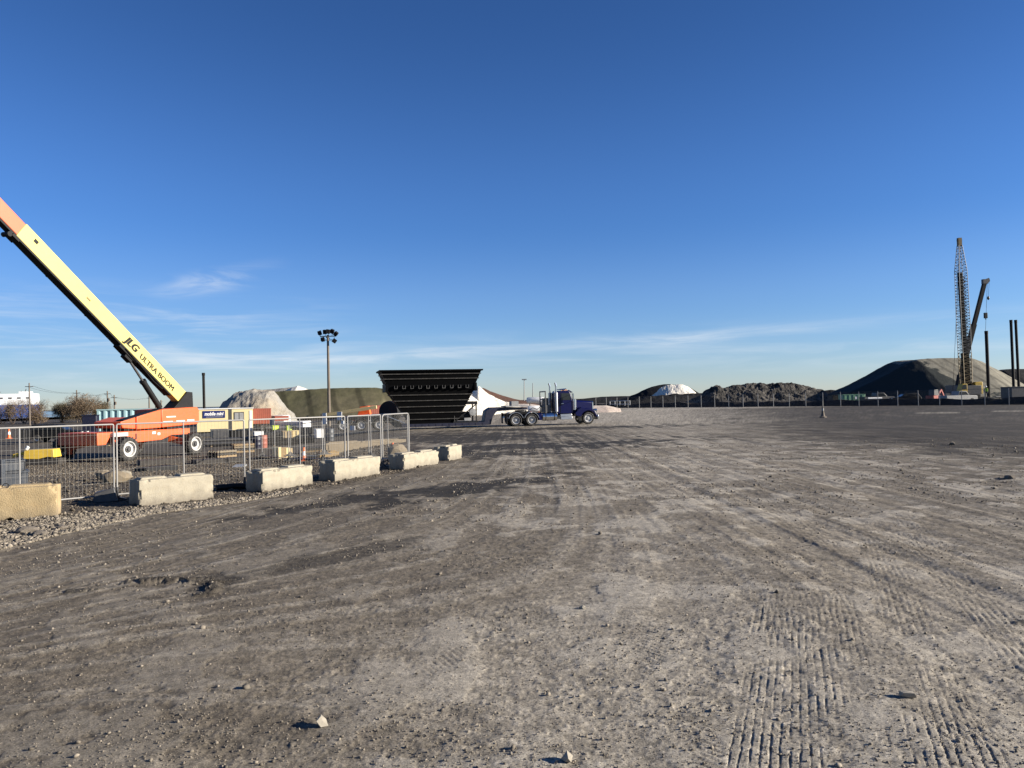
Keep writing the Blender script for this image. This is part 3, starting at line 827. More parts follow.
# ------------------------------------------------------------------ orange boom lift
D_ = Vector((math.sin(R(20)), math.cos(R(20)), 0)); E_ = Vector((-D_.y, D_.x, 0))
W1 = at(127, 461.2)
lo = W1 + E_ * 2.4
lift = thing('boom_lift', 'orange boom lift with a raised cream yellow boom, parked behind the mesh fence', 'boom lift', lo, R(70))
mb = MB()
mb.prism([(-1.03, .92), (-.45, .92), (-.2, 1.32), (.95, 1.32), (1.2, .92), (3.5, .98), (4.3, 1.22), (5.8, 1.22), (5.8, 1.58), (-1.03, 1.60)], -1.4, 1.5)
ch = mb.build('chassis', 'orange', lift, bevel=.03)
for x, y in ((0, -2.4), (5.0, -2.4), (0, 2.3), (5.0, 2.3)):
    mb = MB(); s_ = 1 if y > 0 else -1
    mb.bar((x + (.5 if x < 1 else -.5), s_ * 1.0, .98), (x, y - s_ * .3, .72), .34, .36)
    mb.tube((x, y - s_ * .45, .35), (x, y - s_ * .45, 1.1), .13, n=10)
    mb.build('axle_arm', 'orange', lift, bevel=.02)
for x, y in ((0, -2.4), (5.0, -2.4), (0, 2.3), (5.0, 2.3)):
    wheel(lift, (x, y, .66), .66, .48, 'rimwhite', -1 if y < 0 else 1, lugs=22, rimfrac=.66)
mb = MB(); mb.lathe((3.3, 0, 0), [(.95, 1.58), (.95, 1.7), (.8, 1.72), (.8, 1.86)], 'z', 28); mb.build('slew_ring', 'black', lift)
mb = MB(); mb.prism([(3.83, 1.70), (6.8, 1.80), (6.96, 1.98), (6.96, 2.72), (6.78, 2.90), (3.83, 2.80)], -1.1, 1.05); cw = mb.build('counterweight', 'orange', lift, bevel=.05)
mb = MB(); mb.prism([(1.95, 1.66), (3.80, 1.69), (3.80, 2.80), (1.95, 2.42)], -1.1, -.55).prism([(1.96, 1.67), (3.79, 1.70), (3.79, 1.95), (1.96, 1.9)], -.56, 1.05); hd = mb.build('engine_hood', 'orange', lift, bevel=.05)
mb = MB(); mb.prism([(.85, 2.14), (1.93, 2.40), (1.93, 1.70), (1.0, 1.78)], -1.04, .99); mb.build('hood_nose', 'orange', lift, bevel=.04)
mb = MB(); mb.prism([(1.0, 2.20), (3.85, 2.82), (3.85, 2.86), (1.0, 2.24)], -1.12, -.55); mb.build('top_deck', 'black', lift)
MB().span((1.3, -.9, 1.62), (1.95, .9, 1.84)).build('hydraulic_tray', 'black', lift); MB().span((4.4, -1.0, 1.60), (5.6, 1.0, 1.80)).build('hydraulic_tray', 'black', lift)
mb = MB(); mb.span((-.15, -1.62, 1.34), (.85, -1.43, 1.56)); mb.build('step_box', 'rimwhite', lift, bevel=.01)
mb = MB()
for a_, b_ in (((4.2, 2.30), (4.95, 2.37)), ((5.9, 2.02), (6.5, 2.12)), ((3.95, 2.0), (4.7, 2.07)), ((5.0, 2.0), (5.7, 2.09))):
    MB().span((a_[0], -1.108, a_[1]), (b_[0], -1.102, b_[1])).build('decal', 'white', cw)
MB().span((2.8, -1.405, 1.36), (3.05, -1.402, 1.5)).build('decal', 'white', ch); MB().span((3.2, -1.405, 1.28), (3.4, -1.402, 1.42)).build('decal', 'white', ch)
mb = MB(); mb.span((1.55, -1.405, 1.12), (1.65, -1.402, 1.45)); mb.build('warning_strip', 'black', ch)
# boom
_ba = R(38.3); DB = Vector((-math.cos(_ba), 0, math.sin(_ba))); NB = Vector((math.sin(_ba), 0, math.cos(_ba))); B0 = Vector((6.32, -.05, 3.56))
def BP(s, n, y): return B0 + DB * s + NB * n + Vector((0, y, 0))
def boom_box(mb, s0, s1, hh, ww, n0=0):
    vs = [BP(s, n0 + n, y) for s in (s0, s1) for n in (-hh, hh) for y in (-ww, ww)]
    return mb.add(vs, [(0, 1, 3, 2), (4, 6, 7, 5), (0, 4, 5, 1), (2, 3, 7, 6), (0, 2, 6, 4), (1, 5, 7, 3)])
bs = boom_box(MB(), -.1, 13.74, .45, .27, .03).build('boom_base_section', 'yellow', lift, bevel=.03)
boom_box(MB(), 13.3, 23.0, .40, .23, .05).build('boom_middle_section', 'boomorange', lift, bevel=.03)
boom_box(MB(), 22.6, 30.0, .33, .19, .06).build('boom_fly_section', 'yellow', lift, bevel=.03)
boom_box(MB(), .8, 13.5, .045, .275, -.468).build('hose_tray', 'black', lift)  # black plate along the underside of the base section
boom_box(MB(), 13.74, 21.5, .05, .2, -.402).build('power_track', 'black', lift)
mb = MB()
for s in (8.0, 11.0): boom_box(MB(), s, s + .10, .03, .285, -.50).build('hose_clamp', 'black', lift)
boom_box(mb, 13.45, 13.9, .08, .27, -.5); mb.lathe(BP(14.0, -.6, 0), [(.13, -.24), (.13, .24)], 'y', 12)
mb.build('boom_end_sheave', 'black', lift)
mb = MB(); mb.prism([(5.45, 2.86), (7.1, 2.88), (7.05, 3.85), (6.62, 3.88), (6.0, 3.3)], -.5, .4); mb.build('pivot_bracket', 'black', lift, bevel=.02)
mb = MB()
a_ = Vector((4.75, -.05, 2.9)); b_ = BP(4.6, -.62, 0)
mid_ = a_.lerp(b_, .52)
mb.tube(a_, mid_, .17, n=14); mb.tube(mid_ - (mid_ - a_).normalized() * .05, mid_ + (b_ - mid_) * .06, .20, n=14)
lc = mb.build('lift_cylinder', 'black', lift)
MB().tube(mid_, b_, .075, n=12).build('piston_rod', 'darksteel', lc)
mb = MB(); boom_box(mb, 4.0, 5.6, .10, .25, -.55); boom_box(mb, 4.3, 4.9, .22, .18, -.6); mb.build('cylinder_bracket', 'black', lift, bevel=.02)
MB().path([BP(5.2, -.5, -.30), BP(4.4, -.55, -.33), BP(3.4, -.62, -.33), BP(2.4, -.7, -.31), BP(1.6, -.62, -.29)], .035, 6).build('hydraulic_hose', 'black', lift)
tx = -DB; ty = NB
text('lettering', 'JLG', .66, 'black', bs, basis(BP(5.55, -.20, -.275), tx, ty), .003, .012, .28, sx=1.04, bold=(.02, .04, .06))
text('lettering', 'ULTRA BOOM', .49, 'black', bs, basis(BP(4.15, -.24, -.275), tx, ty), .003, .0, .0, sx=1.06, bold=(.012, .024, .036))
mb = MB(); boom_box(mb, 12.7, 12.95, .10, .274, .15); mb.build('decal', 'black', bs)
mb = MB(); boom_box(mb, 8.6, 8.9, .05, .274, .02); mb.build('decal', 'brass', bs)
# platform at the boom tip (outside the picture)
mb = MB(); tp = BP(30.6, 0, 0)
for z in (0, .55, 1.1):
    q_ = [tp + Vector((x, y, z - .3)) for x, y in ((-1.2, -1.2), (.2, -1.2), (.2, 1.2), (-1.2, 1.2))]
    mb.path(q_ + [q_[0]], .03, 6)
for x, y in ((-1.2, -1.2), (.2, -1.2), (.2, 1.2), (-1.2, 1.2)): mb.tube(tp + Vector((x, y, -.3)), tp + Vector((x, y, .8)), .03, n=6)
mb.box(tp + Vector((-.5, 0, -.33)), (1.4, 2.4, .05)); mb.build('platform', 'orange', lift)

# ------------------------------------------------------------------ truck tractor
TA = R(12)
tp_ = gd(521, 65.2); TO = Vector((tp_.x, tp_.y, 0))
trk = thing('truck_tractor', 'dark blue truck tractor with tall chrome exhaust stacks, coupled to the lowboy trailer', 'truck', TO, TA)
mb = MB()
for y in (-.43, .43): mb.span((-1.6, y - .05, .82), (6.1, y + .05, 1.08))
for x in (-1.5, .0, 1.5, 3.0, 4.6): mb.span((x, -.38, .86), (x + .12, .38, 1.04))
mb.span((-.55, -.5, 1.08), (.65, .5, 1.22)); mb.build('frame_rails', 'black', trk)
for x in (-.68, .68):
    for s_ in (-1, 1): wheel(trk, (x, s_ * .93, .52), .52, .58, 'alloy', s_, rimfrac=.62)
for s_ in (-1, 1): wheel(trk, (5.62, s_ * 1.02, .52), .52, .32, 'alloy', s_, rimfrac=.66)
cab = MB().prism([(3.0, .95), (3.0, 2.74), (3.14, 2.9), (3.9, 2.92), (4.08, 2.8), (4.30, 2.06), (4.30, .95)], -1.02, 1.02).build('cab', 'blue', trk, bevel=.05)
for s_ in (-1, 1):
    y = s_ * 1.03
    MB().prism([(3.32, 2.1), (4.18, 2.1), (4.0, 2.68), (3.32, 2.68)], y - .006, y + .006).build('side_window', 'glass', cab)
    dm = MB(); dm.span((3.22, y - .012, 1.02), (3.24, y + .012, 2.74)); dm.span((4.24, y - .012, 1.02), (4.26, y + .012, 2.02)); dm.build('door_seam', 'black', cab)
    MB().span((3.3, y - .03, 1.78), (3.5, y + .03, 1.82)).build('door_handle', 'chrome', cab)
    mm_ = MB(); mm_.tube((4.2, y + s_ * .02, 2.6), (4.25, y + s_ * .38, 2.6), .02, n=6); mm_.tube((4.2, y + s_ * .02, 2.0), (4.25, y + s_ * .38, 2.0), .02, n=6); mm_.span((4.2, y + s_ * .3, 1.98), (4.27, y + s_ * .5, 2.64)); mm_.build('mirror', 'chrome', trk)
    st_ = MB().tube((2.86, s_ * 1.02, .95), (2.86, s_ * 1.02, 3.3), .075, n=12); st_.tube((2.86, s_ * 1.02, 3.28), (2.80, s_ * 1.02, 3.58), .075, n=12)
    so_ = st_.build('exhaust_stack', 'chrome', trk)
    MB().tube((2.86, s_ * 1.02, 1.15), (2.86, s_ * 1.02, 2.75), .14, n=14).build('heat_shield', 'dullchrome', so_)
    fk = MB().tube((1.62, s_ * .92, .74), (2.86, s_ * .92, .74), .33, n=20)
    fo = fk.build('fuel_tank', 'chrome', trk)
    sm_ = MB()
    for x in (1.85, 2.6): sm_.tube((x, s_ * .92, .74), (x + .06, s_ * .92, .74), .345, n=20)
    sm_.build('tank_strap', 'black', fo)
    MB().span((1.28, s_ * .62 if s_ > 0 else -1.2, .48), (1.58, 1.2 if s_ > 0 else -.62, 1.02)).build('tool_box', 'blue', trk, bevel=.02)
    bx = MB(); bx.span((3.15, s_ * 1.16 - .18, .46), (4.15, s_ * 1.16 + .1, .70)); bx.span((3.15, s_ * 1.12 - .14, .70), (4.15, s_ * 1.12 + .06, .93)); bx.build('step_box', 'dullchrome', trk, bevel=.02)
    MB().tube((4.48, s_ * .86, 1.25), (4.48, s_ * .86, 2.15), .19, n=16).build('air_cleaner', 'chrome', trk)
    arc = [(5.62 + .66 * math.cos(q_), .55 + .62 * math.sin(q_)) for q_ in np.linspace(0.12, PI - .2, 12)]
    pf = arc + [(4.55, .75), (4.45, 1.0), (5.0, 1.48)] + [(5.62 + .78 * math.cos(q_), .55 + .84 * math.sin(q_)) for q_ in np.linspace(PI * .62, .06, 9)]
    fn = MB(); fn.prism(pf, s_ * .62 if s_ > 0 else -1.2, 1.2 if s_ > 0 else -.62); fn.build('front_fender', 'blue', trk, bevel=.03)
    hl = MB(); hl.lathe((6.32, s_ * .92, 1.18), [(.0, -.16), (.13, -.14), (.15, .1), (.13, .12), (0, .13)], 'x', 14); hl.build('headlight', 'chrome', trk)
    mf = MB(); mf.span((-1.45, s_ * 1.22 - .6 if s_ > 0 else -1.22, .22), (-1.42, 1.22 if s_ > 0 else -.62, 1.12)); mf.build('mudflap', 'rubber', trk)
    for x in (-.68, .68):
        fd = MB()
        ring = lambda r0: [(x + r0 * math.cos(q_), .52 + r0 * math.sin(q_)) for q_ in np.linspace(.25, PI - .25, 10)]
        fd.prism(ring(.62) + ring(.655)[::-1], s_ * .63 if s_ > 0 else -1.24, 1.24 if s_ > 0 else -.63)
        fd.build('rear_fender', 'dullchrome', trk)
MB().add([(4.105, -.95, 2.78), (4.105, .95, 2.78), (4.315, .95, 2.1), (4.315, -.95, 2.1)], [(0, 1, 2, 3)]).add([(4.08, -.95, 2.78), (4.08, .95, 2.78), (4.29, .95, 2.1), (4.29, -.95, 2.1)], [(3, 2, 1, 0)]).build('windshield', 'glass', cab)
mb = MB(); mb.prism([(3.95, 2.86), (4.3, 2.72), (4.32, 2.76), (4.0, 2.95)], -1.0, 1.0); mb.build('sun_visor', 'blue', trk)
mb = MB()
for y in (-.8, -.4, 0, .4, .8): mb.lathe((3.85, y, 2.9), [(.06, 0), (.05, .08), (0, .1)], 'z', 8)
mb.build('marker_lights', 'amber', trk)
mb = MB()
for y in (-.3, .3): mb.tube((3.3, y, 3.02), (3.95, y, 3.02), .03, .08, n=10)
mb.build('air_horn', 'chrome', trk)
hood = MB().loft([[(4.3, -.72, 1.0), (4.3, .72, 1.0), (4.3, .72, 1.98), (4.3, .55, 2.1), (4.3, -.55, 2.1), (4.3, -.72, 1.98)],
                  [(6.16, -.58, .9), (6.16, .58, .9), (6.16, .58, 1.84), (6.16, .44, 1.95), (6.16, -.44, 1.95), (6.16, -.58, 1.84)]]).build('hood', 'blue', trk, bevel=.03)
gr = MB().loft([[(6.17, -.6, .85), (6.17, .6, .85), (6.17, .6, 1.85), (6.17, .45, 1.97), (6.17, -.45, 1.97), (6.17, -.6, 1.85)],
                [(6.27, -.58, .85), (6.27, .58, .85), (6.27, .58, 1.83), (6.27, .43, 1.94), (6.27, -.43, 1.94), (6.27, -.58, 1.83)]]).build('grille', 'chrome', trk)
mb = MB(); mb.span((6.42, -1.2, .40), (6.52, 1.2, .80)); mb.span((6.2, -.4, .5), (6.42, .4, .7)); mb.build('bumper', 'chrome', trk, bevel=.02)
mb = MB()
for y in (-.95, .95): mb.tube((1.95, y, 1.05), (1.95, y, 2.85), .05, n=8)
mb.bar((1.95, -.95, 2.85), (1.95, .95, 2.85), .1); mb.bar((1.95, -.95, 1.6), (1.95, .95, 1.6), .1); mb.bar((1.95, -.95, 2.2), (1.95, .95, 2.2), .1)
mb.span((2.0, -.9, 1.1), (2.35, .9, 1.7)); mb.span((2.05, -.6, 1.7), (2.3, .6, 2.3)); mb.build('headache_rack', 'darksteel', trk)
mb = MB(); mb.lathe((0, 0, 1.22), [(.5, 0), (.5, .1), (.15, .12)], 'z', 18); mb.build('fifth_wheel', 'darksteel', trk)
MB().path([Vector((1.95, .2, 1.7)), Vector((1.5, .25, 1.35)), Vector((1.1, .2, 1.5)), Vector((.8, .1, 1.35))], .03, 6).build('air_hose', 'black', trk)

# ------------------------------------------------------------------ lowboy trailer
LA = R(14)
low = thing('lowboy_trailer', 'long dark navy lowboy trailer under the black hopper, hitched to the blue truck', 'trailer', TO, LA)
mb = MB()
mb.prism([(.45, 1.36), (.45, 1.56), (-1.1, 1.62), (-2.7, 1.62), (-3.15, 1.35), (-3.35, .2), (-2.75, .2), (-2.55, .9), (-2.2, 1.28), (-1.0, 1.36)], -.62, .62)
mb.build('gooseneck', 'navy', low, bevel=.03)
mb = MB(); mb.span((-1.5, -.9, 1.63), (.5, .9, 1.72)); mb.span((-.9, -.5, 1.72), (-.3, .4, 2.1)); mb.build('gooseneck_deck', 'grey', low)
mb = MB()
for y in (-1.25, 1.19): mb.span((-10.2, y, .2), (-3.3, y + .06, .44))
mb.span((-10.2, -1.19, .36), (-3.3, 1.19, .42))
for k in range(12): mb.span((-3.6 - k * .55, -1.27, .22), (-3.52 - k * .55, 1.27, .40))
mb.build('deck', 'navy', low)
MB().span((-3.4, -1.2, .2), (-3.1, 1.2, .5)).build('deck_head', 'navy', low)
mb = MB(); mb.prism([(-10.1, .2), (-10.1, .46), (-11.0, 1.12), (-15.9, 1.12), (-15.9, .86), (-11.3, .86), (-10.6, .2)], -.55, .55); mb.span((-15.9, -1.2, 1.12), (-11.0, 1.2, 1.18)); mb.build('rear_frame', 'darksteel', low)
MB().prism([(-9.9, .5), (-9.9, .56), (-11.6, 1.26), (-11.6, 1.2)], -1.15, 1.15).build('rear_ramp', 'dullchrome', low)
for x in (-11.95, -13.35, -14.75):
    for s_ in (-1, 1): wheel(low, (x, s_ * .95, .46), .46, .5, 'alloy', s_, rimfrac=.64)
for s_ in (-1, 1):
    for x in (-11.95, -13.35, -14.75):
        fd = MB()
        ring = lambda r0: [(x + r0 * math.cos(q_), .46 + r0 * math.sin(q_)) for q_ in np.linspace(.35, PI - .35, 8)]
        fd.prism(ring(.56) + ring(.60)[::-1], s_ * .68 if s_ > 0 else -1.22, 1.22 if s_ > 0 else -.68)
        fd.build('fender', 'darksteel', low)
# ------------------------------------------------------------------ the black hopper
hp = thing('hopper', 'big black steel hopper with ribbed flared sides, loaded on the lowboy trailer', 'hopper', TO + Matrix.Rotation(LA, 3, 'Z') @ Vector((-7.75, 0, .445)), LA)
prof = [(0, 1.86, .7, .22), (2.76, 3.52, 1.45, 0), (3.12, 3.58, 1.5, 0), (4.30, 4.06, 1.85, 0)]     # z, half length, half depth, shift
def hpf(z):
    zs = [p[0] for p in prof]
    return np.interp(z, zs, [p[1] for p in prof]), np.interp(z, zs, [p[2] for p in prof]), np.interp(z, zs, [p[3] for p in prof])
def hring(z, o=0.0):
    hx, hy, sx = hpf(z); hx += o; hy += o
    return [(sx - hx, -hy, z), (sx + hx, -hy, z), (sx + hx, hy, z), (sx - hx, hy, z)]
MB().loft([hring(z) for z in (0, 2.76, 3.12, 4.30)]).build('shell', 'hopper', hp, smooth=False)
for z in (.35, .88, 1.38, 1.86, 2.33, 3.62, 4.0):
    rb = MB(); o_ = .07
    a = hring(z - .035); b = hring(z - .035, o_); c = hring(z + .035, o_); d = hring(z + .035)
    rb.loft([a, b, c, d]); rb.build('rib', 'rib', hp, smooth=False)
rm = MB(); rm.loft([hring(4.22, .003), hring(4.22, .12), hring(4.34, .12), hring(4.34, -.15)]); rm.build('rim', 'hopper', hp, smooth=False)
bd = MB(); bd.loft([hring(2.72, .002), hring(2.72, .05), hring(3.16, .05), hring(3.16, .002)]); bd.build('bracket_band', 'hopper', hp, smooth=False)
for k in range(10):
    x = -2.88 + k * .64
    for s_ in (-1, 1):
        hy = 1.5 + .05
        bk = MB()
        bk.span((x - .13, s_ * hy, 2.86), (x - .09, s_ * (hy + .14), 3.08)); bk.span((x + .09, s_ * hy, 2.86), (x + .13, s_ * (hy + .14), 3.08)); bk.span((x - .13, s_ * hy, 2.83), (x + .13, s_ * (hy + .14), 2.865))
        bk.build('bracket', 'rib', hp, smooth=False)
for sx in (-1, 1):
    MB().span((sx * 3.60 - .1, -1.6, 2.6), (sx * 3.60 + .1, 1.6, 3.25)).build('end_plate', 'hopper', hp, smooth=False)
mb = MB(); mb.span((-1.7, -.75, -.02), (2.2, .75, .06)); mb.build('base_skid', 'hopper', hp)
# machinery standing on the deck beside the hopper
mc = thing('conveyor_drive', 'black machinery with a pale pulley standing on the trailer deck, right of the hopper', 'machinery', TO + Matrix.Rotation(LA, 3, 'Z') @ Vector((-4.75, 0, .42)), LA)
mb = MB(); mb.span((-1.2, -.9, 0), (.9, .9, .12))
for x in (-1.1, .75):
    for y in (-.8, .8): mb.tube((x, y, .1), (x, y, 1.5), .06, n=8)
mb.span((-1.25, -.9, 1.5), (.85, .9, 1.75)); mb.bar((-1.1, -.8, .1), (.75, -.8, 1.5), .08); mb.build('frame', 'black', mc)
mb = MB(); mb.lathe((.45, -.75, .85), [(.0, -.12), (.28, -.1), (.32, -.04), (.32, .04), (.28, .1), (0, .12)], 'y', 22); mb.build('pulley', 'grey', mc)
mb = MB(); mb.tube((-.9, -.3, .55), (.3, -.3, .55), .36, n=16); mb.build('motor', 'black', mc)
mb = MB(); mb.span((-.3, -.95, .15), (.25, -.75, .4)); mb.build('gear_cover', 'grey', mc, bevel=.02)

# ------------------------------------------------------------------ vehicles for the background
def car(name, label, loc, rz, paint, kind='suv', group=None, cat='car', scale=1):
    t = thing(name, label, cat, loc, rz, group, scale)
    if kind == 'suv':
        low_ = [(-2.3, .35), (2.3, .35), (2.32, .8), (2.2, .95), (1.0, 1.05), (-2.25, 1.05), (-2.34, .8)]
        top = [(-2.2, 1.05), (.95, 1.05), (.25, 1.62), (-1.85, 1.64)]
        wx = (-1.4, 1.4)
    else:
        low_ = [(-2.7, .45), (2.7, .45), (2.72, .95), (2.6, 1.1), (1.5, 1.18), (-2.7, 1.18)]
        top = [(-.55, 1.18), (1.45, 1.18), (.85, 1.82), (-.4, 1.82)]
        wx = (-1.75, 1.75)
    bo = MB().prism(low_, -.92, .92).prism([(x, z - .003) for x, z in top], -.80, .80).build('body', paint, t, bevel=.06)
    gl = MB()
    ins = [(top[0][0] + .12, top[0][1] + .06), (top[1][0] - .18, top[1][1] + .06), (top[2][0] - .06, top[2][1] - .08), (top[3][0] + .1, top[3][1] - .08)]
    gl.prism(ins, -.808, .808)
    gl.build('windows', 'glass', bo)
    gl = MB(); (x0, z0), (x1, z1) = top[1], top[2]
    gl.add([(x0 + .01, -.7, z0 + .05), (x0 + .01, .7, z0 + .05), (x1 + .03, .66, z1 - .05), (x1 + .03, -.66, z1 - .05), (x0 - .08, -.7, z0 + .05), (x0 - .08, .7, z0 + .05), (x1 - .08, .66, z1 - .05), (x1 - .08, -.66, z1 - .05)], [(0, 1, 2, 3), (4, 7, 6, 5), (0, 3, 7, 4), (1, 5, 6, 2), (0, 4, 5, 1), (3, 2, 6, 7)])
    gl.build('windshield', 'glass', bo)
    for x in wx:
        for s_ in (-1, 1): wheel(t, (x, s_ * .84, .36), .36, .24, 'dullchrome', s_, n=20)
    for s_ in (-1, 1):
        MB().span((low_[2][0] - .06, s_ * .62 - .16, .72), (low_[2][0] + .02, s_ * .62 + .16, .88)).build('headlight', 'white', t)
    MB().span((low_[1][0] - .05, -.9, .38), (low_[1][0] + .08, .9, .6)).build('bumper', 'darksteel', t, bevel=.02)
    return t
def ground_at(px, d): return gd(px, d)
# ------------------------------------------------------------------ things in the left yard
car('parked_car', 'dark grey car parked beyond the fence, left of the boom lift', gd(58, 70), R(8), 'black')
p = gd(91, 78); 
t = thing('site_tank', 'dark navy box tank standing left of the striped container', 'tank', p, R(15))
MB().span((-.65, -.6, .1), (.65, .6, 2.25)).build('body', 'navy', t, bevel=.04)
mb = MB(); mb.span((-.7, -.65, 2.25), (.7, .65, 2.33)); mb.build('lid', 'navy', t); mb = MB(); mb.span((-.7, -.65, 0), (.7, .65, .1)); mb.build('skid', 'black', t)
# striped container
cA = gd(97, 92); 
t = thing('striped_container', 'pale teal corrugated container with its end behind the boom lift body', 'container', cA, R(22))
pf = []; x = 0
while x < 9.0:
    pf += [(x, 0), (x + .22, 0), (x + .36, .16), (x + .58, .16)]; x += .72
pf.append((9.0, 0))
mb = MB(); n_ = len(pf)
vs = [(a, b, .2) for a, b in pf] + [(a, b, 2.75) for a, b in pf] + [(9.0, 2.4, .2), (0, 2.4, .2), (9.0, 2.4, 2.75), (0, 2.4, 2.75)]
mb.add(vs, [(k, k + 1, n_ + k + 1, n_ + k) for k in range(n_ - 1)] + [(n_ - 1, 2 * n_, 2 * n_ + 2, 2 * n_ - 1), (2 * n_, 2 * n_ + 1, 2 * n_ + 3, 2 * n_ + 2), (2 * n_ + 1, 0, n_, 2 * n_ + 3)])
mb.build('corrugated_wall', 'teal', t, smooth=False)
mb = MB(); mb.span((-.05, -.05, 2.72), (9.05, 2.45, 2.85)); mb.build('roof', 'teal', t)
mb = MB(); mb.span((-.05, -.05, 0), (9.05, 2.45, .2)); mb.build('base_frame', 'darksteel', t)
# yellow steel box on dark baulks added for the shade beneath it
ya = at(20, 466); yb = at(54, 465)
yr = math.atan2(yb.y - ya.y, yb.x - ya.x)
t = thing('yellow_bucket', 'bright yellow steel loader bucket lying on dark timbers behind the fence', 'bucket', ya, yr)
Lb = (yb - ya).length
mb = MB()
mb.loft([[(.15, 0, .34), (Lb * .55, -.03, .32), (Lb * .8, .02, .42), (Lb, .0, .40), (Lb, .9, .40), (.15, .9, .34)],
         [(.17, .05, .80), (Lb * .55, .05, .82), (Lb * .8, .06, .83), (Lb * .97, .05, .84), (Lb * .97, .8, .84), (.17, .8, .80)]])
mb.build('shell', 'bright', t, bevel=.03)
mb = MB(); mb.loft([[(-.55, .3, .42), (.2, .3, .62), (.2, .5, .62), (-.55, .5, .42)], [(-.5, .3, .62), (.2, .3, .76), (.2, .5, .76), (-.5, .5, .62)]]); mb.build('lift_arm', 'bright', t, bevel=.02)
MB().tube((.2, .25, .86), (.3, .25, .98), .09, n=8).build('pin_cap', 'white', t)
for k in range(3):
    o = MB().span((-.1 + k * .02, -.05 + k * .32, 0), (Lb + .25, .2 + k * .32, .33)).build('timber_baulk', 'darkwood', None, bevel=.02)
    o.location = ya; o.rotation_euler = (0, 0, yr)
    tag(o, ['dark timber baulk nearest the fence, under the yellow bucket', 'dark timber baulk in the middle, under the yellow bucket', 'dark timber baulk farthest from the fence, under the yellow bucket'][k], 'timber', 'timber baulks under the yellow bucket')
# crates stacked against the left edge
cr = gd(13, 19.0)
for k, (dx, z0, hh, ww) in enumerate(((0, .0, .38, .62), (.03, .39, .34, .56), (-.04, .74, .26, .52))):
    t = thing('plastic_crate', ['lowest slate grey crate of the stack at the left edge, with an orange tag', 'middle slate grey crate of the stack at the left edge', 'topmost slate grey crate of the stack at the left edge'][k], 'crate', (cr.x + dx, cr.y, cr.z + z0), R(30 + k * 6), 'slate crates stacked by the fence')
    mb = MB(); w2 = ww / 2
    mb.span((-w2, -w2, 0), (w2, w2, .04))
    for a, b in (((-w2, -w2), (w2, -w2 + .03)), ((-w2, w2 - .03), (w2, w2)), ((-w2, -w2 + .03), (-w2 + .03, w2 - .03)), ((w2 - .03, -w2 + .03), (w2, w2 - .03))): mb.span((*a, .04), (*b, hh - .05))
    mb.build('crate_body', 'slate', t)
    mb = MB(); w3 = w2 + .025
    for a, b in (((-w3, -w3), (w3, -w2 + .03)), ((-w3, w2 - .03), (w3, w3)), ((-w3, -w2 + .03), (-w2 + .03, w2 - .03)), ((w2 - .03, -w2 + .03), (w3, w2 - .03))): mb.span((*a, hh - .05), (*b, hh))
    mb.build('rim', 'slate', t)
    if k == 0: MB().span((-.12, -w2 - .012, .12), (.22, -w2 - .002, .30)).build('tag_plate', 'cone', t)
p = gd(1.5, 18.2)
t = thing('steel_post', 'dark steel post standing at the very left edge beside the crates', 'post', p)
MB().span((-.06, -.06, 0), (.06, .06, 1.05)).build('shaft', 'slate', t, bevel=.005); MB().span((-.15, -.15, 0), (.15, .15, .03)).build('foot_plate', 'darksteel', t)
# broken concrete and block weight by the fence foot
for k, (px, py, s, sd_) in enumerate(((116, 483, (.85, .6, .42), 3), (104, 480, (.5, .4, .34), 9), (124, 478, (.45, .4, .3), 12))):
    p = at(px, py)
    rock('rubble_chunk', (p.x, p.y, p.z), s, ('tancon', 'tancon', 'concrete')[k], sd_, ['largest pale chunk of broken concrete behind the fence post', 'brown chunk of broken concrete left of the largest chunk', 'small pale chunk of broken concrete, right of the largest chunk'][k], 'rubble', 'broken concrete behind the fence', 2, .3)
p = at(100, 503)
o = MB().loft([[(-.28, -.18, 0), (.25, -.2, 0), (.27, .16, 0), (-.25, .18, 0)], [(-.24, -.15, .22), (.18, -.17, .34), (.2, .13, .30), (-.2, .15, .24)]]).build('fence_weight', 'darksteel', None, bevel=.02)
o.location = (p.x, p.y + .25, p.z); o.rotation_euler = (0, 0, .5); tag(o, 'dark block weight lying left of the doubled fence post foot', 'weight')
for k, (px, py, s, sd_) in enumerate(((27, 534, (.40, .3, .14), 21), (40, 537, (.3, .22, .11), 22), (62, 531, (.25, .2, .1), 23))):
    p = at(px, py); rock('rubble_chunk', (p.x, p.y, ground_z(p.x, p.y)), s, 'clod', sd_, ['flat grey slab fragment on the gravel below the left block', 'pale flat fragment at the road edge below the left block', 'small flat fragment on the gravel, right of the slab fragments'][k], 'rubble', 'slab fragments at the road edge', 2, .25)
# timber mats, plates and pipes on the yard floor
def flat_bar(px0, py0, px1, py1, wd, th, mt, name, label, cat, group=None):
    a = at(px0, py0); b = at(px1, py1); L_ = (b - a).length
    o = MB().span((0, 0, 0), (L_, wd, th)).build(name, mt, None, bevel=.012)
    o.location = (a.x, a.y, min(a.z, b.z)); o.rotation_euler = (0, 0, math.atan2(b.y - a.y, b.x - a.x))
    return tag(o, label, cat, group)
flat_bar(140, 466, 186, 463.5, 1.0, .28, 'darkwood', 'timber_mat', 'dark timber mat nearest the boom lift wheels', 'timber mat', 'dark timber mats on the yard floor')
flat_bar(146, 472, 178, 470.5, .7, .22, 'black', 'timber_mat', 'black timber mat just above the largest concrete block', 'timber mat', 'dark timber mats on the yard floor')
flat_bar(196, 464.5, 246, 461.5, .9, .22, 'darkwood', 'timber_mat', 'dark timber mat right of the lift, behind the second fence panel', 'timber mat', 'dark timber mats on the yard floor')
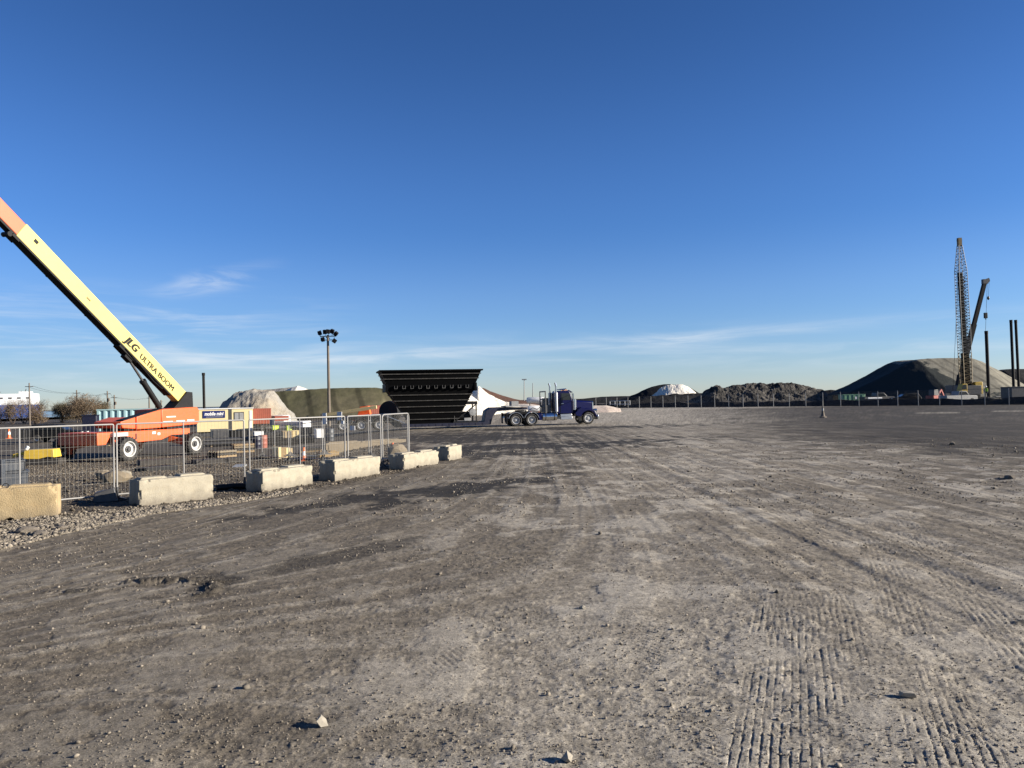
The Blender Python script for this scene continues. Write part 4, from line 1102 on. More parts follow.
flat_bar(214, 475, 247, 466, .5, .10, 'grey', 'steel_plank', 'grey steel plank slanting on the yard floor behind the gap right of the largest block', 'plank')
flat_bar(300, 460, 360, 456, .8, .22, 'black', 'timber_mat', 'black timber mat behind the fourth concrete block', 'timber mat', 'dark timber mats on the yard floor')
a = at(216, 491); b = at(250, 489)
o = MB().path([Vector(a) + Vector((0, 0, .08)), (a + b) / 2 + Vector((0, .1, .09)), b + Vector((.1, 0, .08))], .08, 10).build('hose', 'black'); tag(o, 'black hose lying on the ground just right of the largest concrete block', 'hose')
def cone(px, py, label, s=1.0):
    p = at(px, py)
    t = thing('traffic_cone', label, 'cone', p, .4, 'orange cones in the yard', s)
    MB().span((-.18, -.18, 0), (.18, .18, .03)).build('base', 'cone', t, bevel=.006)
    MB().lathe((0, 0, .03), [(.13, 0), (.045, .62), (.03, .64), (0, .64)], 'z', 14).build('body', 'cone', t)
    MB().lathe((0, 0, .03), [(.1025, .25), (.0745, .45)], 'z', 14).build('band', 'white', t)
cone(304, 461, 'orange cone at the foot of the fence behind the chipped block')
cone(9, 438.5, 'slim orange marker cone far left beyond the fence', 1.5)
cone(393, 460, 'orange cone between the fourth and fifth concrete blocks')
# lumber bundle
p = at(282, 458)
t = thing('lumber_bundle', 'upright bundle of pale and brown timber boards behind the fence', 'lumber', p, R(48))
for k, (x0, w_, mt_) in enumerate(((-.42, .18, 'palewood'), (-.23, .26, 'brownwood'), (.04, .26, 'palewood'), (.31, .14, 'concrete2'))):
    MB().span((x0, -.35, .0), (x0 + w_, .35, .62 - .03 * k)).build('board_stack', mt_, t, bevel=.015)
MB().span((-.48, -.4, -.02), (.5, .4, -.0)).build('pallet', 'darkwood', t)
# tan low wall of blocks
p = at(326, 455)
q_ = at(364, 454)
concrete_block((p.x, p.y, p.z + .0), R(35), (q_ - p).length * .95, 'dusty brown block behind the fence, in front of the trailer axles', mt='tancon', seed=11, h=.62, name='concrete_block', group='dusty brown blocks in the yard')
p = at(327, 457.5); concrete_block((p.x - .2, p.y - .6, p.z), R(35), 1.0, 'low dusty brown block leaning against the bigger brown one', mt='brownwood', seed=12, h=.30, dep=.45, group='dusty brown blocks in the yard')
p = at(398, 461); rock('rubble_chunk', p, (.8, .6, .75), 'tancon', 31, 'tan broken chunk behind the last fence panel', 'rubble', 'broken concrete behind the fence')
# stacked goods in the middle of the yard
def gbox(name, px0, px1, py0, py1, d, dep, mt, label, cat, group=None, rz=.5, bands=0, bmt='darksteel'):
    a = gd((px0 + px1) / 2, d); z1 = zpx(px0, py0, d); z0 = max(zpx(px0, py1, d), a.z)
    w_ = (px1 - px0) / F * d
    t = thing(name, label, cat, (a.x, a.y, z0), rz, group)
    MB().span((-w_ / 2, 0, 0), (w_ / 2, dep, z1 - z0)).build('body', mt, t, bevel=.02)
    if bands:
        mb = MB()
        for k in range(bands):
            x = -w_ / 2 + w_ * (k + .5) / bands
            mb.span((x - .03, -.012, 0), (x + .03, -.001, z1 - z0))
        mb.build('strapping', bmt, t)
    mb = MB(); mb.span((-w_ / 2 - .02, -.02, z1 - z0), (w_ / 2 + .02, dep + .02, z1 - z0 + .04)); mb.build('top_cover', mt, t)
    return t
gbox('crate_stack', 264, 283, 433, 442, 57, 1.0, 'black', 'black slatted crate between the white panel and the tan sheets', 'crate', bands=6)
gbox('sheet_stack', 283, 292.5, 431.5, 441, 56, .8, 'concrete2', 'tan strapped stack of sheets, left of the paler one', 'sheet stack', bands=3)
gbox('sheet_stack', 292.8, 299.5, 431, 441, 56.5, .8, 'palewood', 'pale cream stack of sheets at the right of the tan one', 'sheet stack', bands=1)
gbox('white_board', 254.5, 263.5, 432, 437, 56, .3, 'white', 'white board standing in front of the trailer office end', 'panel')
gbox('tool_chest', 249, 262, 437, 443, 57, .8, 'black', 'black chest on the ground under the white panel', 'chest')
gbox('jobsite_box', 316.5, 323.5, 429.5, 438, 56, .8, 'white', 'white box with a pink lower half, behind the rear fence', 'box')
gbox('plate_compactor', 273, 279, 426, 430, 62, .6, 'hivis', 'lime yellow machine behind the black crate, left of the other lime one', 'machine')
gbox('plate_compactor', 287, 292, 426, 432, 62, .6, 'hivis', 'lime yellow machine behind the tan sheets, right of the other lime one', 'machine')
gbox('shipping_container', 253, 271, 409, 424, 78, 2.4, 'rust', 'rust red container beside the cream trailer office', 'container', rz=.4, bands=9, bmt='rust')
car('pickup_truck', 'white pickup with a dark cab, parked below the olive mound left of the light pole', gd(283, 80), R(170), 'white', 'pickup', cat='pickup')
gbox('flat_rack', 275, 289, 416.5, 421, 74, 1.5, 'rust', 'red steel flat rack in front of the white pickup', 'rack')
gbox('equipment_trailer', 213, 228, 430, 438, 58, 1.2, 'darksteel', 'dark equipment trailer in front of the cream office, left of the dark strip', 'trailer', bands=4)
gbox('cable_drum_crate', 231, 247, 431, 441, 59, 1.2, 'black', 'dark crate in front of the cream office window', 'crate', bands=5)
# cream trailer office
OR = R(24)
oc = gd(197, 74)
t = thing('site_office', 'cream site office trailer with a navy sign and one window, right of the boom lift', 'site office', oc, OR)
def ox(px):
    """distance along the office front under picture column px"""
    k = at_d(px, 412, 1).x
    return (k * oc.y - oc.x) / (math.cos(OR) - k * math.sin(OR))
def oz(px, py): return zpx(px, py, oc.y + ox(px) * math.sin(OR)) - oc.z
W_ = ox(252.8); h0 = .45; h1 = oz(225, 409)
MB().span((0, 0, h0), (W_, 2.6, h1)).build('wall', 'cream', t, bevel=.02)
MB().span((-.08, -.08, h1), (W_ + .08, 2.68, h1 + .08)).build('roof', 'white', t)
MB().span((0, .2, 0), (W_, .3, h0)).build('skirt', 'darksteel', t)
MB().span((ox(228.6), -.03, h0 + .05), (ox(231.8), -.003, h1 - .02)).build('drain_strip', 'darksteel', t)
wf = MB().span((ox(234), -.04, oz(239, 421)), (ox(244), -.003, oz(239, 412))).build('window_frame', 'darksteel', t)
zt, zb = oz(239, 412.8), oz(239, 420.3)
for a_, b_ in ((234.6, 238.5), (239.4, 243.4)): MB().span((ox(a_), -.05, zb), (ox(b_), -.041, zt)).build('pane', 'grey', wf)
dr = MB().span((ox(249.4), -.04, h0), (ox(252.2), -.003, oz(250, 410.5))).build('door', 'white', t)
MB().span((ox(249.8), -.08, h0 + .9), (ox(250.1), -.041, h0 + 1.05)).build('handle', 'darksteel', dr)
sgz0, sgz1 = oz(214, 418), oz(214, 410.8)
sg_ = MB().span((ox(202.8), -.05, sgz0), (ox(225), -.003, sgz1)).build('sign_board', 'signnavy', t)
text('lettering', 'mobile mini', .46, 'white', sg_, basis((ox(204.4), -.052, sgz0 + .26), (1, 0, 0), (0, 0, 1)), .004, .018, .2, sx=.78)
MB().span((ox(206), -.054, sgz0 + .08), (ox(222.5), -.0515, sgz0 + .13)).build('underline', 'grey', sg_)
# ---- machines on the far side of the yard by the trailer
p = gd(362, 84)
t = thing('telehandler', 'orange telehandler with a raised cream boom, behind the lowboy trailer axles', 'telehandler', p, R(178), None, .9)
mb = MB(); mb.span((-2.2, -.6, .6), (2.0, .6, 1.2)); mb.build('chassis', 'cone', t, bevel=.04)
mb = MB(); mb.prism([(-1.0, 1.2), (.6, 1.2), (.3, 2.3), (-.8, 2.35)], -1.0, -.2); mb.build('cab', 'cone', t, bevel=.04)
mb = MB(); mb.bar((-1.9, .35, 2.2), (4.6, .35, 1.35), .35, .4); mb.build('boom', 'palewood', t, bevel=.02)
mb = MB(); mb.span((4.6, -.5, .7), (4.75, 1.1, 1.5)); mb.build('fork_carriage', 'darksteel', t)
for x in (-1.5, 1.5):
    for s_ in (-1, 1): wheel(t, (x, s_ * .85, .6), .6, .4, 'rimwhite', s_)
gbox('shipping_container', 367, 385, 406, 414.5, 92, 2.4, 'rust', 'rust red container between the telehandler and the black hopper', 'container', rz=.4, bands=9, bmt='rust')
p = gd(390.5, 88)
t = thing('pipe_coil', 'black coil of pipe standing between the red container and the hopper', 'pipe coil', p, R(-20))
MB().lathe((0, 0, 1.25), [(.55, -.5), (1.2, -.5), (1.25, 0), (1.2, .5), (.55, .5)], 'y', 24).build('coil', 'black', t)
MB().span((-.8, -.6, 0), (.8, .6, .12)).build('cradle', 'darkwood', t)
# ------------------------------------------------------------------ poles
p = gd(329.3, 92)
t = thing('floodlight_pole', 'tall floodlight pole with a dark cluster of lamps, in front of the olive mound', 'light pole', p)
hz_ = zpx(327.4, 335, 92) - p.z
MB().tube((0, 0, 0), (0, 0, hz_), .2, .13, n=14).build('pole', 'polewood', t)
mb = MB(); mb.bar((-.95, 0, hz_ - .15), (.95, 0, hz_ - .15), .1); mb.bar((0, -.8, hz_ - .35), (0, .8, hz_ - .35), .1); mb.bar((-.6, 0, hz_ - .6), (.6, 0, hz_ - .6), .08); mb.build('cross_arm', 'steelpile', t)
for (x, y, z, rx, rz_) in ((-.95, 0, .25, -25, -20), (-.35, .1, .42, 15, 0), (.1, -.2, .38, -20, 10), (.55, 0, .45, 20, 25), (1.0, 0, .15, 25, 40), (-.55, -.2, -.55, -30, -10), (.85, -.2, -.75, -10, 35)):
    rot = Matrix.Rotation(R(rz_), 3, 'Y') @ Matrix.Rotation(R(rx), 3, 'X')
    lm = MB(); c = Vector((x, y, hz_ + z))
    lm.box(c, (.40, .30, .44), rot); lm.box(c + rot @ Vector((0, -.17, -.03)), (.46, .05, .50), rot); lm.tube(c, Vector((x * .9, y * .5, hz_ - .15)), .03, n=6)
    lm.build('flood_lamp', 'black', t, bevel=.02)
def simple_pole(name, px, py_top, d, r0, r1, mt, label, cat, group=None, px_top=None):
    p = gd(px, d); pt = at_d(px_top if px_top else px, py_top, d)
    t = thing(name, label, cat, p, 0, group)
    top = pt - p
    MB().tube((0, 0, -.05), top, r0, r1, n=12).build('shaft', mt, t)
    return t, top
t, top = simple_pole('steel_pile', 204.6, 373, 90, .15, .15, 'steelpile', 'dark steel pile standing upright behind the cream site office', 'pile', px_top=203.4)
MB().tube(top + Vector((0, 0, -.3)), top + Vector((0, 0, .02)), .18, n=12).build('collar', 'steelpile', t)
ups = [(29.8, 383, 150, 29.2, 'leftmost utility pole, in front of the blue and white ship'), (77.3, 390, 170, 76.6, 'utility pole rising through the largest bare tree'), (108, 391, 190, 107.3, 'left one of the paired utility poles by the striped container'),
       (114.8, 395, 205, 114.2, 'right one of the paired utility poles by the striped container'), (149.5, 396, 260, 149, 'small distant utility pole under the lift cylinder, leftmost of three'),
       (156, 398, 280, 155.6, 'small distant utility pole under the lift cylinder, middle of three'), (161.5, 400, 300, 161, 'small distant utility pole under the lift cylinder, rightmost of three')]
utops = []
for px, py, d, pt_, lab in ups:
    t, top = simple_pole('utility_pole', px, py, d, .17 * d / 150, .11 * d / 150, 'polewood', lab, 'utility pole', 'utility poles on the skyline', pt_)
    mb = MB(); mb.bar(top + Vector((-.8, 0, -.7)), top + Vector((.8, 0, -.7)), .12); 
    if px in (108, 114.8): mb.lathe(top + Vector((.35, 0, -2.6)), [(.25, 0), (.25, .8)], 'z', 10)
    mb.build('crossarm', 'polewood', t)
    utops.append(Vector(t.location) + top)
mb = MB()
for a, b in zip(utops[:4], utops[1:5]):
    for off in (-.7, .7):
        pts = [a.lerp(b, q_) + Vector((off, 0, -.6 - 1.6 * 4 * q_ * (1 - q_) * .35)) for q_ in np.linspace(0, 1, 12)]
        mb.path(pts, .022, 4)
tag(mb.build('power_line', 'black'), 'thin overhead power wires sagging between the utility poles', 'power line')
for px, py, d, lab, hd_ in ((524.2, 379.5, 260, 'thin distant lamp mast above the white pile, the taller of two', True), (532.8, 383, 280, 'thin distant mast right of the taller lamp mast', False)):
    t, top = simple_pole('lamp_mast', px, py, d, .2, .12, 'grey', lab, 'mast', 'distant masts behind the truck')
    if hd_: MB().box(top, (1.6, .4, .35)).build('lamp_head', 'grey', t)
# more goods lying about the yard
def pallet_stack(px, py, n, label, rz):
    p = at(px, py); t = thing('pallet_stack', label, 'pallets', p, rz, 'pallet stacks in the yard')
    for k in range(n):
        mb = MB(); z = k * .14
        for y in (-.5, 0, .5): mb.span((-.6, y - .05, z), (.6, y + .05, z + .1))
        for x in np.linspace(-.55, .55, 7): mb.span((x - .045, -.55, z + .1), (x + .045, .55, z + .122))
        mb.build('pallet', ('wood', 'darkwood', 'tancon')[k % 3], t)
pallet_stack(243, 452, 4, 'stack of four weathered pallets left of the lumber bundle', .5)
pallet_stack(311, 452, 2, 'low stack of two pallets right of the lumber bundle', .2)
pallet_stack(222, 457, 3, 'stack of three pallets just right of the lift rear wheel', .9)
def drum(px, py, mt_, label):
    p = at(px, py); t = thing('steel_drum', label, 'drum', p, 0, 'steel drums in the yard')
    MB().lathe((0, 0, 0), [(.27, 0), (.29, .02), (.29, .28), (.30, .3), (.29, .32), (.29, .58), (.30, .6), (.29, .62), (.29, .86), (.27, .88), (.0, .87)], 'z', 18).build('shell', mt_, t)
    MB().lathe((.15, 0, .875), [(.04, 0), (.04, .02), (0, .02)], 'z', 8).build('cap', 'darksteel', t)
drum(257, 449, 'navy', 'dark navy steel drum left of the lumber bundle')
drum(263, 448, 'rust', 'rust red steel drum left of the lumber bundle')
drum(330, 441, 'slate', 'slate grey steel drum in front of the trailer rear axle')
def pipe_stack(px, py, L_, r, rz, mt_, label):
    p = at(px, py); t = thing('pipe_bundle', label, 'pipes', p, rz, 'pipe bundles in the yard')
    for (y, z) in ((-2 * r, r), (0, r), (2 * r, r), (-r, r * 2.73), (r, r * 2.73)):
        MB().lathe((0, y, z + .08), [(r * .82, 0), (r, 0), (r, L_), (r * .82, L_), (r * .82, 0)], 'x', 12, False).build('pipe', mt_, t)
    for x in (.4, L_ - .5): MB().span((x, -3.4 * r, 0), (x + .1, 3.4 * r, .08)).build('bearer', 'wood', t)
pipe_stack(205, 447, 4.2, .14, .35, 'darksteel', 'bundle of dark pipes beyond the lift rear wheel')
pipe_stack(268, 446, 3.2, .12, .25, 'steelpile', 'bundle of rusty dark pipes behind the lumber bundle')
pipe_stack(62, 447, 4.0, .13, .15, 'darksteel', 'bundle of dark pipes left of the lift chassis')
gbox('generator', 20, 30, 430, 440, 66, 1.1, 'black', 'black generator box far left beyond the fence, left of the parked car', 'generator', bands=4)
gbox('storage_box', 300, 313, 428, 436, 66, 1.2, 'darksteel', 'dark storage box between the cream sheets and the white box', 'box', bands=3)
# ------------------------------------------------------------------ ship on the river at the far left
water = MB().add([(-1100, 215, .06), (-140, 215, .06), (-140, 1400, .06), (-1100, 1400, .06)], [(0, 1, 2, 3)])
M['water'] = mat('river_water', (.05, .07, .08), .15, var=.05, scale=.05, bump=.05, bscale=.4)
wo = water.build('water', 'water'); wo['kind'] = 'structure'
ds = 265; ks = .345
sx1 = at_d(36.5, 400, ds).x
t = thing('cargo_ship', 'blue hulled car carrier ship with white upper decks, moored at the far left', 'ship', (sx1, ds, .06), R(24), None, ks)
zt, zm = zpx(18, 394, ds) / ks, zpx(18, 405, ds) / ks
pl = [(0, 6), (-3, 0), (-150, 0), (-165, 10), (-165, 22), (-150, 30), (-3, 30), (0, 24)]
hl_ = MB(); hl_.loft([[(x, y, -.3) for x, y in pl], [(x, y, zm) for x, y in pl]]); hl_.build('hull', 'hullblue', t, smooth=False)
up_ = MB(); up_.loft([[(x * .985 - .5, 15 + (y - 15) * .97, zm) for x, y in pl], [(x * .985 - .8, 15 + (y - 15) * .97, zt) for x, y in pl]]); sup = up_.build('superstructure', 'shipwhite', t, smooth=False)
for k in range(12): MB().span((-6 - k * 7.5, .30, zt - 5.0), (-9.0 - k * 7.5, .5, zt - 3.6)).build('window', 'darksteel', sup)
MB().span((-6, 6, zt), (-16, 22, zt + 2.2)).build('bridge_house', 'shipwhite', sup)
for x, hh in ((-16, 3.0), (-34, 2.4), (-12, 5)): MB().tube((x, 12, zt), (x + 1.5, 12, zt + hh), .5, .3, n=8).build('mast', 'darksteel', sup)
# ------------------------------------------------------------------ bare trees
def bare_tree(px, py_top, d, spread, label, seed, twigs=2600, group='bare trees beyond the yard', stems=5, py_low=None):
    rr_ = random.Random(seed)
    p = gd(px, d); h = zpx(px, py_top, d) - p.z
    t = thing('bare_tree', label, 'tree', p, 0, group)
    tr = MB(); tips = []
    def grow(a, dirv, ln, r, lvl):
        b = a + dirv * ln
        tr.tube(a, b, r, r * .6, n=6 if lvl < 2 else 4)
        if lvl >= 3 or b.z > h: tips.append((b, dirv)); return
        for _ in range(rr_.choice((2, 3, 3)) if lvl < 3 else 2):
            nd = (dirv + Vector((rr_.uniform(-1, 1) * .8, rr_.uniform(-1, 1) * .8, rr_.uniform(-.15, .5)))).normalized()
            grow(a.lerp(b, rr_.uniform(.6, 1)), nd, ln * rr_.uniform(.6, .85), r * .58, lvl + 1)
        tips.append((b, dirv))
    for k in range(stems):
        x0 = rr_.uniform(-.55, .55) * spread
        xb = x0 * .12
        hh = h * (1 - .55 * (abs(x0) / spread) ** 1.6)
        grow(Vector((xb, rr_.uniform(-.05, .05) * spread, -.05)), Vector((x0 / spread * 1.6, rr_.uniform(-.5, .5), 1)).normalized(), hh * rr_.uniform(.30, .40), .10 * h / 8 + .05, 0)
    tr.build('trunk', 'bark', t)
    cr_ = MB()
    for _ in range(twigs):
        b, dv = rr_.choice(tips)
        c = b + Vector((rr_.gauss(0, 1), rr_.gauss(0, 1), rr_.gauss(0, .8))) * spread * .16
        env = h * (1 - .45 * (abs(c.x) / (spread * 1.15)) ** 2)
        if c.z < .2 or c.z > env: continue
        dv2 = Vector((rr_.uniform(-1, 1), rr_.uniform(-1, 1), rr_.uniform(-.2, 1.3))).normalized()
        ln = rr_.uniform(.5, 1.5); wv = Vector((rr_.uniform(-1, 1), rr_.uniform(-1, 1), rr_.uniform(-1, 1))).normalized() * .035
        e_ = c + dv2 * ln
        cr_.add([c - wv, c + wv, e_], [(0, 1, 2)])
    cr_.build('crown', 'twig' if seed % 2 else 'twig2', t, smooth=False)
M['twig'] = mat('brown_twigs', (.15, .105, .062), .9, var=.35, scale=.6)
M['twig2'] = mat('olive_twigs', (.115, .092, .048), .9, var=.35, scale=.6)
bare_tree(84, 394.5, 170, 6.0, 'largest bare brown tree, with a utility pole rising through it', 1, 6000, stems=9)
bare_tree(62, 403, 175, 4.5, 'low bare brown tree between the largest tree and the thin one', 2, 4000, stems=5)
bare_tree(103, 402, 180, 3.8, 'olive brown bare tree at the left of the striped container', 4, 3200, stems=4)
bare_tree(44.5, 397, 180, 2.3, 'thin upright bare tree just right of the ship', 3, 900, stems=2)
bare_tree(25, 397, 172, 3.0, 'sparse bare tree in front of the ship hull, right one of two', 5, 700, stems=3)
bare_tree(13, 396, 168, 3.2, 'sparse bare tree in front of the ship hull, left one of two', 7, 600, stems=3)
bare_tree(2, 404, 172, 3.0, 'low scrubby bare tree at the left edge under the ship', 9, 800, stems=3)
bare_tree(35, 410, 160, 3.6, 'low bush tree at the foot of the leftmost utility pole', 11, 1300, stems=4)
# ------------------------------------------------------------------ heaps and mounds
def heap_mat(name, c1, c2, scale=.15, rough=.9, bump=.3, bscale=.8, stripes=None, thr=(.45, .6), tarp_shade=None):
    mt = bpy.data.materials.new(name); mt.use_nodes = True
    n_ = mt.node_tree; b_ = n_.nodes['Principled BSDF']; b_.inputs['Roughness'].default_value = rough; b_.inputs['Specular IOR Level'].default_value = .2
    tc_ = n_.nodes.new('ShaderNodeTexCoord')
    def nz(s, det=10, r=.7):
        q = n_.nodes.new('ShaderNodeTexNoise'); q.inputs['Scale'].default_value = s; q.inputs['Detail'].default_value = det; q.inputs['Roughness'].default_value = r
        n_.links.new(tc_.outputs['Object'], q.inputs['Vector']); return q
    a_ = nz(scale); mr_ = n_.nodes.new('ShaderNodeMapRange'); mr_.inputs['From Min'].default_value = thr[0]; mr_.inputs['From Max'].default_value = thr[1]
    n_.links.new(a_.outputs['Fac'], mr_.inputs['Value'])
    mx_ = n_.nodes.new('ShaderNodeMix'); mx_.data_type = 'RGBA'; mx_.inputs[6].default_value = (*c1, 1); mx_.inputs[7].default_value = (*c2, 1)
    n_.links.new(mr_.outputs[0], mx_.inputs[0])
    fi = nz(scale * 9); m2 = n_.nodes.new('ShaderNodeMapRange'); m2.inputs['From Min'].default_value = .3; m2.inputs['From Max'].default_value = .7; m2.inputs['To Min'].default_value = .7; m2.inputs['To Max'].default_value = 1.3
    n_.links.new(fi.outputs['Fac'], m2.inputs['Value'])
    v_ = n_.nodes.new('ShaderNodeVectorMath'); v_.operation = 'SCALE'; n_.links.new(mx_.outputs[2], v_.inputs[0]); n_.links.new(m2.outputs[0], v_.inputs['Scale'])
    out = v_.outputs[0]
    hgt = nz(bscale).outputs['Fac']
    if stripes:
        sc_, ang_, amt = stripes
        mp = n_.nodes.new('ShaderNodeMapping'); mp.inputs['Rotation'].default_value = (0, ang_, 0); n_.links.new(tc_.outputs['Object'], mp.inputs[0])
        wv = n_.nodes.new('ShaderNodeTexWave'); wv.wave_type = 'BANDS'; wv.bands_direction = 'X'; wv.inputs['Scale'].default_value = sc_; wv.inputs['Distortion'].default_value = 1.2; wv.inputs['Detail'].default_value = 3; wv.inputs['Detail Scale'].default_value = .6
        n_.links.new(mp.outputs[0], wv.inputs['Vector'])
        m3 = n_.nodes.new('ShaderNodeMapRange'); m3.inputs['From Min'].default_value = .80; m3.inputs['From Max'].default_value = .97; m3.inputs['To Min'].default_value = 1; m3.inputs['To Max'].default_value = 1 - amt
        n_.links.new(wv.outputs['Fac'], m3.inputs['Value'])
        v2 = n_.nodes.new('ShaderNodeVectorMath'); v2.operation = 'SCALE'; n_.links.new(out, v2.inputs[0]); n_.links.new(m3.outputs[0], v2.inputs['Scale']); out = v2.outputs[0]
    if tarp_shade:                      # darker tarp on the sun-averted side, its shade painted in, with a ragged edge
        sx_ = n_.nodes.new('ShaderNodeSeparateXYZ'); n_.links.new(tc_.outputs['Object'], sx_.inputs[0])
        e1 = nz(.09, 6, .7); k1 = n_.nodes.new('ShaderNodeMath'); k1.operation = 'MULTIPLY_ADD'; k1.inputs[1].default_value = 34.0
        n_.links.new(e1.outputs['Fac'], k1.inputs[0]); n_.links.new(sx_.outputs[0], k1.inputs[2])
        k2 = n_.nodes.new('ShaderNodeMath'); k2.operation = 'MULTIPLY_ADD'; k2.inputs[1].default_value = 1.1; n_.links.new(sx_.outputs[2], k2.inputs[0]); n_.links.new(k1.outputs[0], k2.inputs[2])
        k3 = n_.nodes.new('ShaderNodeMapRange'); k3.inputs['From Min'].default_value = 17 + tarp_shade[1] + .6; k3.inputs['From Max'].default_value = 17 + tarp_shade[1] - .6; n_.links.new(k2.outputs[0], k3.inputs['Value'])
        m7 = n_.nodes.new('ShaderNodeMix'); m7.data_type = 'RGBA'; n_.links.new(k3.outputs[0], m7.inputs[0]); n_.links.new(out, m7.inputs[6]); m7.inputs[7].default_value = (*tarp_shade[0], 1); out = m7.outputs[2]
    n_.links.new(out, b_.inputs['Base Color'])
    bp_ = n_.nodes.new('ShaderNodeBump'); bp_.inputs['Strength'].default_value = .9; bp_.inputs['Distance'].default_value = bump
    n_.links.new(hgt, bp_.inputs['Height']); n_.links.new(bp_.outputs[0], b_.inputs['Normal'])
    M[name] = mt
heap_mat('pale_heap', (.25, .235, .205), (.265, .22, .162), .10, bump=.5, bscale=.5)
heap_mat('salt_white', (.60, .56, .48), (.50, .45, .37), .25, bump=.25, bscale=.6, thr=(.5, .75))
heap_mat('olive_tarp', (.088, .082, .042), (.105, .092, .054), .06, bump=.15, bscale=.25, stripes=(.075, .55, .45))
heap_mat('grey_tarp', (.215, .195, .148), (.165, .153, .118), .05, bump=.25, bscale=.25, stripes=(.10, .6, .35), thr=(.42, .5), tarp_shade=((.022, .026, .024), 5.0))
heap_mat('coal', (.008, .008, .009), (.018, .017, .016), .12, bump=.4, bscale=.6)
heap_mat('scrap_rubble', (.022, .021, .020), (.15, .135, .115), .55, bump=1.0, bscale=1.3, thr=(.42, .68))
heap_mat('brown_heap', (.085, .045, .032), (.07, .04, .03), .1, bump=.15, bscale=.4)
heap_mat('pink_heap', (.46, .40, .34), (.38, .31, .26), .2, bump=.15, bscale=.4)
heap_mat('dark_soil', (.020, .017, .015), (.030, .026, .022), .4, bump=.3, bscale=1)
def mound(name, label, pts, d, mt, slope=.6, flat=2.0, amp=.2, freq=.3, seed=0, cat='mound', nx=130, ny=70, dy=None, smooth=True, round_=0.0):
    W3 = [at_d(px, py, d) for px, py in pts]
    xs = np.array([q.x for q in W3]); hs_ = np.array([max(q.z, 0) for q in W3])
    gx = np.linspace(xs[0] - .5, xs[-1] + .5, nx)
    Hx = np.interp(gx, xs, hs_, 0, 0); Hm = Hx.max()
    ext = dy or (Hm / slope + flat + 1)
    gy = np.linspace(-ext, ext, ny)
    X2, Y2 = np.meshgrid(gx, gy, indexing='ij')
    H2 = Hx[:, None] - slope * np.maximum(0, np.abs(Y2) - flat)
    nz = (fbm(X2 * freq + seed * 13, Y2 * freq, 5, seed, .6) - .5) * 2
    H2 = H2 + nz * amp * np.clip(H2 / max(.3 * Hm, .1), 0, 1)
    H2 = np.where(H2 <= 0, -.4, H2)
    cx, base_ = xs.mean(), gz(xs.mean(), d)
    mb = MB(); mb.v = [tuple(v) for v in np.stack([X2 - cx, Y2, H2], -1).reshape(-1, 3)]
    keepf = []
    for i in range(nx - 1):
        for j in range(ny - 1):
            a = i * ny + j
            if max(H2[i, j], H2[i + 1, j], H2[i, j + 1], H2[i + 1, j + 1]) > 0: keepf.append((a, a + ny, a + ny + 1, a + 1))
    mb.f = keepf
    me_ = bpy.data.meshes.new(name); me_.from_pydata(mb.v, [], mb.f)
    if smooth: me_.polygons.foreach_set('use_smooth', [True] * len(me_.polygons))
    bm = bmesh.new(); bm.from_mesh(me_); bmesh.ops.delete(bm, geom=[v for v in bm.verts if not v.link_faces], context='VERTS'); bm.to_mesh(me_); bm.free()
    me_.materials.append(M[mt])
    o = bpy.data.objects.new(name, me_); C.objects.link(o); o.location = (cx, d, base_ * 0)
    return tag(o, label, cat)
mound('stone_heap', 'pale grey and tan stone heap behind the cream site office', [(212, 412), (224, 406), (231, 399), (238, 392.8), (246, 391.6), (262, 391), (271, 391.6), (275, 395), (279, 402), (284, 408), (292, 414)], 118, 'pale_heap', .75, 1.5, .75, .40, 1, 'heap')
mound('tarp_mound', 'long olive green tarp covered mound behind the floodlight pole', [(240, 414), (262, 398), (274, 392), (300, 390.6), (325, 388.4), (340, 388), (375, 388), (386, 389.6), (393, 396), (401, 405), (409, 413)], 150, 'olive_tarp', .7, 1.2, .22, .20, 2, 'mound')
mound('grey_mound', 'low grey mound far behind the stone heap', [(225, 402), (245, 393), (262, 390.4), (290, 387.4), (300, 387), (330, 396), (345, 404)], 240, 'pale_heap', .6, 2, .2, .1, 3)
mound('white_heap', 'white peaked heap showing above the olive mound', [(280, 394), (288, 389.4), (293, 387.3), (298, 386), (303, 387.6), (309, 390), (318, 396), (325, 402)], 215, 'salt_white', .6, .6, .1, .2, 4, 'heap')
mound('salt_pile', 'bright white salt pile between the black hopper and the blue truck', [(425, 411), (440, 402), (455, 394), (466, 390.5), (473, 389.4), (475.5, 389), (478, 386.2), (480, 386.6), (485, 390.6), (495, 397.2), (505, 401.8), (512, 403.6), (524, 408), (532, 411)], 125, 'salt_white', .85, .6, .4, .5, 5, 'heap')
mound('salt_lobe', 'front lobe of bright white salt at the right end of the black hopper', [(405, 413), (425, 400), (440, 390), (452, 389), (462, 391.5), (470, 396.5), (478, 402), (488, 408), (496, 412)], 119, 'salt_white', .85, .6, .4, .5, 55, 'heap')  # lobe added so this part of the pile faces the sun
mound('brown_heap', 'long brown heap sloping down behind the white salt pile', [(440, 402), (470, 388), (484, 388.3), (490, 391.2), (500, 394.6), (515, 398.8), (524, 400.6), (540, 405)], 205, 'brown_heap', .6, 1, .1, .1, 6, 'heap')
mound('pink_heap', 'low pinkish white heap behind the truck rear axles', [(498, 409), (506, 406), (516, 404), (528, 403.6), (540, 405.6), (550, 408.5)], 150, 'pink_heap', .5, .5, .12, .4, 7, 'heap')
mound('low_ridge', 'low dark ridge on the skyline right of the truck', [(560, 402), (585, 398.4), (602, 396.8), (625, 396.2), (650, 396), (690, 396), (720, 400)], 330, 'coal', .5, 3, .25, .12, 8, 'ridge')
